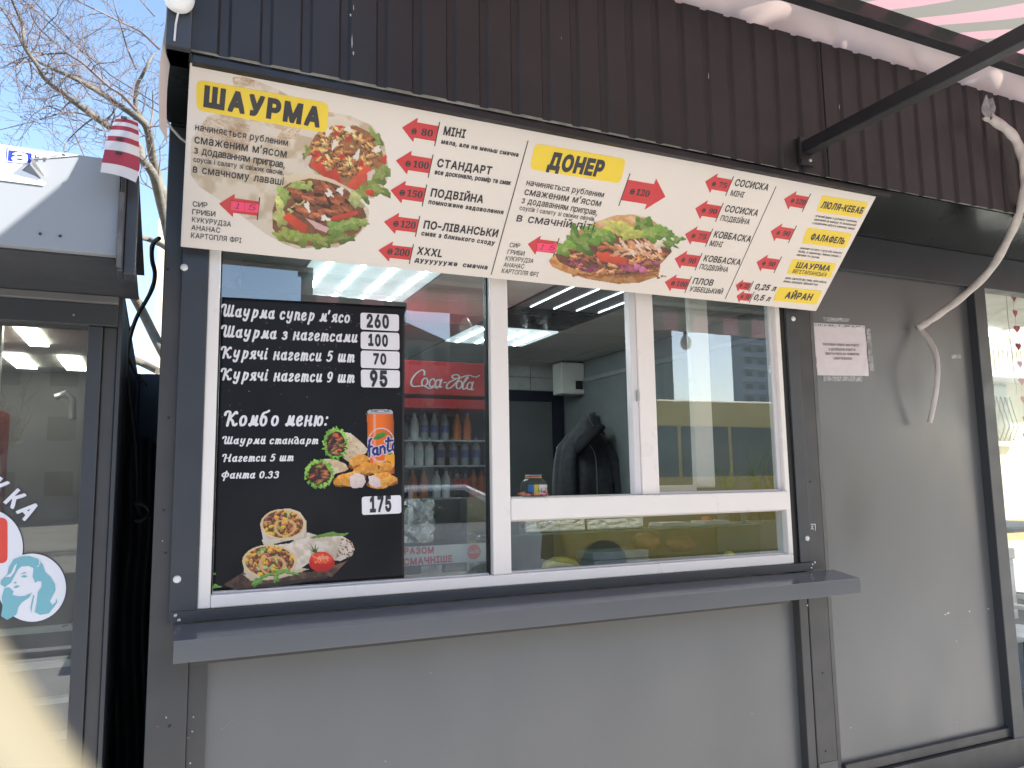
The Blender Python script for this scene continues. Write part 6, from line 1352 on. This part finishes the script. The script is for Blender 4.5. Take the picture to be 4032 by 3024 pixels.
lettering('graffiti', 'DE', HP, Z8(383, 1375), Z8(455, 1368), 72/2.0733, mat('graffiti_ink', (.08, .08, .09), .8), HB, 'c', -.01, off=.004, stretch=(.5, 2))
MB().box(hx - 3, hx + 9, 8.9, 8.999, 0, .45).build('plinth', mat('plinth_ochre', (.40, .28, .12), .9), HB)
# plastic chair and a table just inside the shop window
random.seed(1)
cx = at(4025, 2350, .6).x; CH = thing('plastic_chair', 'pale grey plastic armchair low behind the right shop window', 'chair', (cx + .2, .7, 0)); PCH = mat('pale_plastic', (.50, .50, .49), .45)
MB().box(cx - .02, cx + .43, .5, .93, .43, .46).build('seat', PCH, CH, bev=.01)
for k in range(5): MB().box(cx + .0 + k*.09, cx + .06 + k*.09, .91, .94, .5, .92).build('back_slat', PCH, CH, bev=.006)
MB().box(cx - .03, cx + .44, .905, .945, .92, 1.0).build('back_rail', PCH, CH, bev=.01)
for (lx, ly) in ((0, .52), (.4, .52), (0, .9), (.4, .9)): MB().tube([(cx + lx, ly, .43), (cx + lx - .03, ly, .03)], .02, 6).build('leg', PCH, CH)
for ax in (-.03, .41): MB().box(cx + ax, cx + ax + .05, .5, .92, .64, .67).build('armrest', PCH, CH, bev=.01)
tx = at(4000, 2145, .9).x; TB = thing('black_table', 'dark table top edge behind the right shop window', 'table', (tx + .4, 1.3, 0))
MB().box(tx - .02, tx + .9, .95, 1.6, 1.10, 1.14).build('table_top', BLACK, TB, bev=.012); MB().tube([(tx + .4, 1.3, .03), (tx + .4, 1.3, 1.1)], .03, 8).build('leg', BLACK, TB)
# ------------------------------------------------------------------ blurred bar right in front of the lens
def near(px, py, dist): d = ray(px, py); return Vector(EYE + d*dist)
tag(MB().tube([near(-728, 2210, .075), near(-384, 2702, .075), near(-4, 3246, .075), near(340, 3738, .075)], .0082, 20).build('yellow_bar', mat('pale_yellow', (.115, .100, .062), .7), smooth=True), 'out of focus pale yellow bar close to the camera in lower left corner', 'bar')
# ------------------------------------------------------------------ street behind the camera, seen mirrored in the panes
YB = mat('bus_yellow', (.62, .42, .05), .35, var=.05, coat=.3); TINT = mat('bus_window', (.03, .036, .04), .08); TYRE = mat('tyre', (.015, .015, .015), .8); CHR = mat('light_lens', (.6, .6, .58), .15)
BX0, BX1, BYF, BYB = 4.9, 11.6, -6.3, -8.4
BUS = thing('yellow_minibus', 'yellow minibus parked at the kerb across from the kiosk', 'minibus', ((BX0+BX1)/2, -7.3, 0))
prof = [(BX0 + .1, .42), (BX0 - .05, .95), (BX0 + .1, 1.35), (BX0 + .75, 2.45), (BX0 + 1.1, 2.66), (BX1 - .12, 2.70), (BX1, 2.5), (BX1, .42)]
MB().hexa([(x, BYB, z) for x, z in prof], [(x, BYF, z) for x, z in prof]).build('body', YB, BUS, bev=.05, seg=3)
for k in range(6):
    x = BX0 + 1.05 + k*.92; MB().box(x, x + .86, BYF - .004, BYF + .012, 1.55, 2.28).build('window', TINT, BUS, bev=.04)
MB().add([(BX0 + .08, BYF - .1, 1.42), (BX0 + .68, BYF - .1, 2.38), (BX0 + .68, BYB + .1, 2.38), (BX0 + .08, BYB + .1, 1.42)], [(0, 1, 2, 3)]).build('windscreen', TINT, BUS).location = (-.012, 0, .012)
for x in (BX0 + .62, BX1 - 1.0): MB().lathe([(.36, -.02), (.36, .2)], (x, BYF + .01, .36), 22, axis='y').build('wheel', TYRE, BUS, smooth=True)
MB().box(BX0 + .1, BX1, BYF + .001, BYF + .006, 1.05, 1.12).build('stripe', mat('bus_stripe', (.06, .06, .07), .4), BUS)
for y in (BYF - .25, BYB + .25): MB().box(BX0 - .07, BX0 - .03, y - .13, y + .13, .95, 1.12).build('headlight', CHR, BUS)
CW = mat('car_white', (.68, .68, .67), .25, coat=.5)
CAR = thing('white_car', 'white hatchback parked in front of the yellow minibus', 'car', (2.2, -6.2, 0))
prof = [(.25, .35), (.2, .75), (.35, .95), (1.25, 1.05), (1.9, 1.46), (3.2, 1.50), (4.0, 1.15), (4.15, .9), (4.1, .35)]
MB().hexa([(x, -7.05, z) for x, z in prof], [(x, -5.35, z) for x, z in prof]).build('body', CW, CAR, bev=.06, seg=3)
for q in ([(1.45, 1.08), (1.98, 1.41), (2.5, 1.43), (2.5, 1.08)], [(2.56, 1.08), (2.56, 1.43), (3.15, 1.44), (3.7, 1.14), (3.6, 1.08)]):
    MB().hexa([(x, -5.35, z) for x, z in q], [(x, -5.338, z) for x, z in q]).build('side_window', TINT, CAR)
for x in (.95, 3.4): MB().lathe([(.31, -.02), (.31, .16)], (x, -5.36, .31), 20, axis='y').build('wheel', TYRE, CAR, smooth=True)
def block(name, label, x0, x1, y0, y1, h, col, rows, cols, wz, gable=0.0, bal=False):
    t = thing(name, label, 'building', ((x0+x1)/2, (y0+y1)/2, 0)); m = mat(name + label[:6], col, .85, var=.12, scale=.3)
    MB().box(x0, x1, y0, y1, 0, h).build('wall', m, t)
    if gable: MB().hexa([(x0, y0 - .1, h), (x1, y0 - .1, h), ((x0+x1)/2, y0 - .1, h + gable)], [(x0, y1 + .1, h), (x1, y1 + .1, h), ((x0+x1)/2, y1 + .1, h + gable)]).build('roof', mat('far_roof', (.12, .11, .11), .8), t)
    dx = (x1-x0)/cols; dzz = h/rows
    for r in range(rows):
        if bal: MB().box(x0 - .1, x1 + .1, y1 + .002, y1 + .7, r*dzz + .0, r*dzz + dzz*.42).build('balcony', mat('balcony_blue', (.30, .33, .42), .7), t)
        for c in range(cols):
            MB().box(x0 + c*dx + dx*.25, x0 + c*dx + dx*.75, y1 + .001, y1 + .03, r*dzz + dzz*.42, r*dzz + dzz*.86).build('window', mat('street_glass', (.04, .045, .05), .15), t)
    return t
block('gable_house', 'grey four storey house with low gable across the street', 9.0, 17.6, -58, -45, 10.6, (.22, .21, .20), 4, 5, 1.4, gable=1.6)
block('dark_block', 'dark brick block beyond the parked minibus', 11.6, 16.9, -29, -20, 9.5, (.12, .11, .10), 3, 3, 1.4)
block('tower_block', 'blue grey tower block with striped balconies far across the street', 108, 128, -123, -120, 36, (.22, .25, .32), 14, 6, 1.4, bal=True)
block('long_block', 'long pale grey apartment block at the far end of the street', 24, 70, -96, -84, 9.0, (.36, .34, .32), 3, 16, 1.4)
rnd2 = random.Random(5)
for k, (x, y, h) in enumerate(((19.5, -24, 2.6), (23, -27, 2.4), (26.5, -25, 2.2), (17.6, -60, 5), (6.5, -16, 2.6))):
    t = thing('street_tree', ('bare street tree nearest the dark block', 'middle bare street tree beyond the minibus', 'bare street tree farthest from the dark block', 'tall bare tree beside the gable house', 'bare tree at the far kerb behind the white car')[k], 'tree', (x, y, 0)); mb = MB()
    mb.tube([(x, y, 0), (x + .05, y, h*.5), (x, y + .1, h)], [.16, .13, .10], 8); mb.build('trunk', BARK, t, smooth=True); cr_ = MB()
    for j in range(6):
        a = j*1.05 + rnd2.random(); grow_twigs(cr_, rnd2, (x, y + .1, h*(.8 + .03*j)), (math.cos(a)*.8, math.sin(a)*.8, 1), h*.9, .06, 2, .25)
    cr_.build('crown', TWIG, t)

block('street_house', 'long four storey grey house directly across the street', -46, 6.5, -52, -40, 10.5, (.26, .25, .235), 4, 22, 1.4)
for k, (x, y, h) in enumerate(((-14, -20, 2.8), (-9, -22, 2.6), (-3.5, -19, 2.8), (1.5, -21, 2.5), (-20, -19, 2.8))):
    t = thing('street_tree', f'bare street tree before the long grey house, number {("two", "three", "four", "five", "one")[k]} along the kerb', 'tree', (x, y, 0), 'row of bare trees across the street'); mb = MB()
    mb.tube([(x, y, 0), (x + .05, y, h*.5), (x, y + .1, h)], [.16, .13, .10], 8); mb.build('trunk', BARK, t, smooth=True); cr_ = MB()
    for j in range(6):
        a = j*1.05 + rnd2.random(); grow_twigs(cr_, rnd2, (x, y + .1, h*(.8 + .03*j)), (math.cos(a)*.8, math.sin(a)*.8, 1), h*.9, .06, 1, .25)
    cr_.build('crown', TWIG, t)
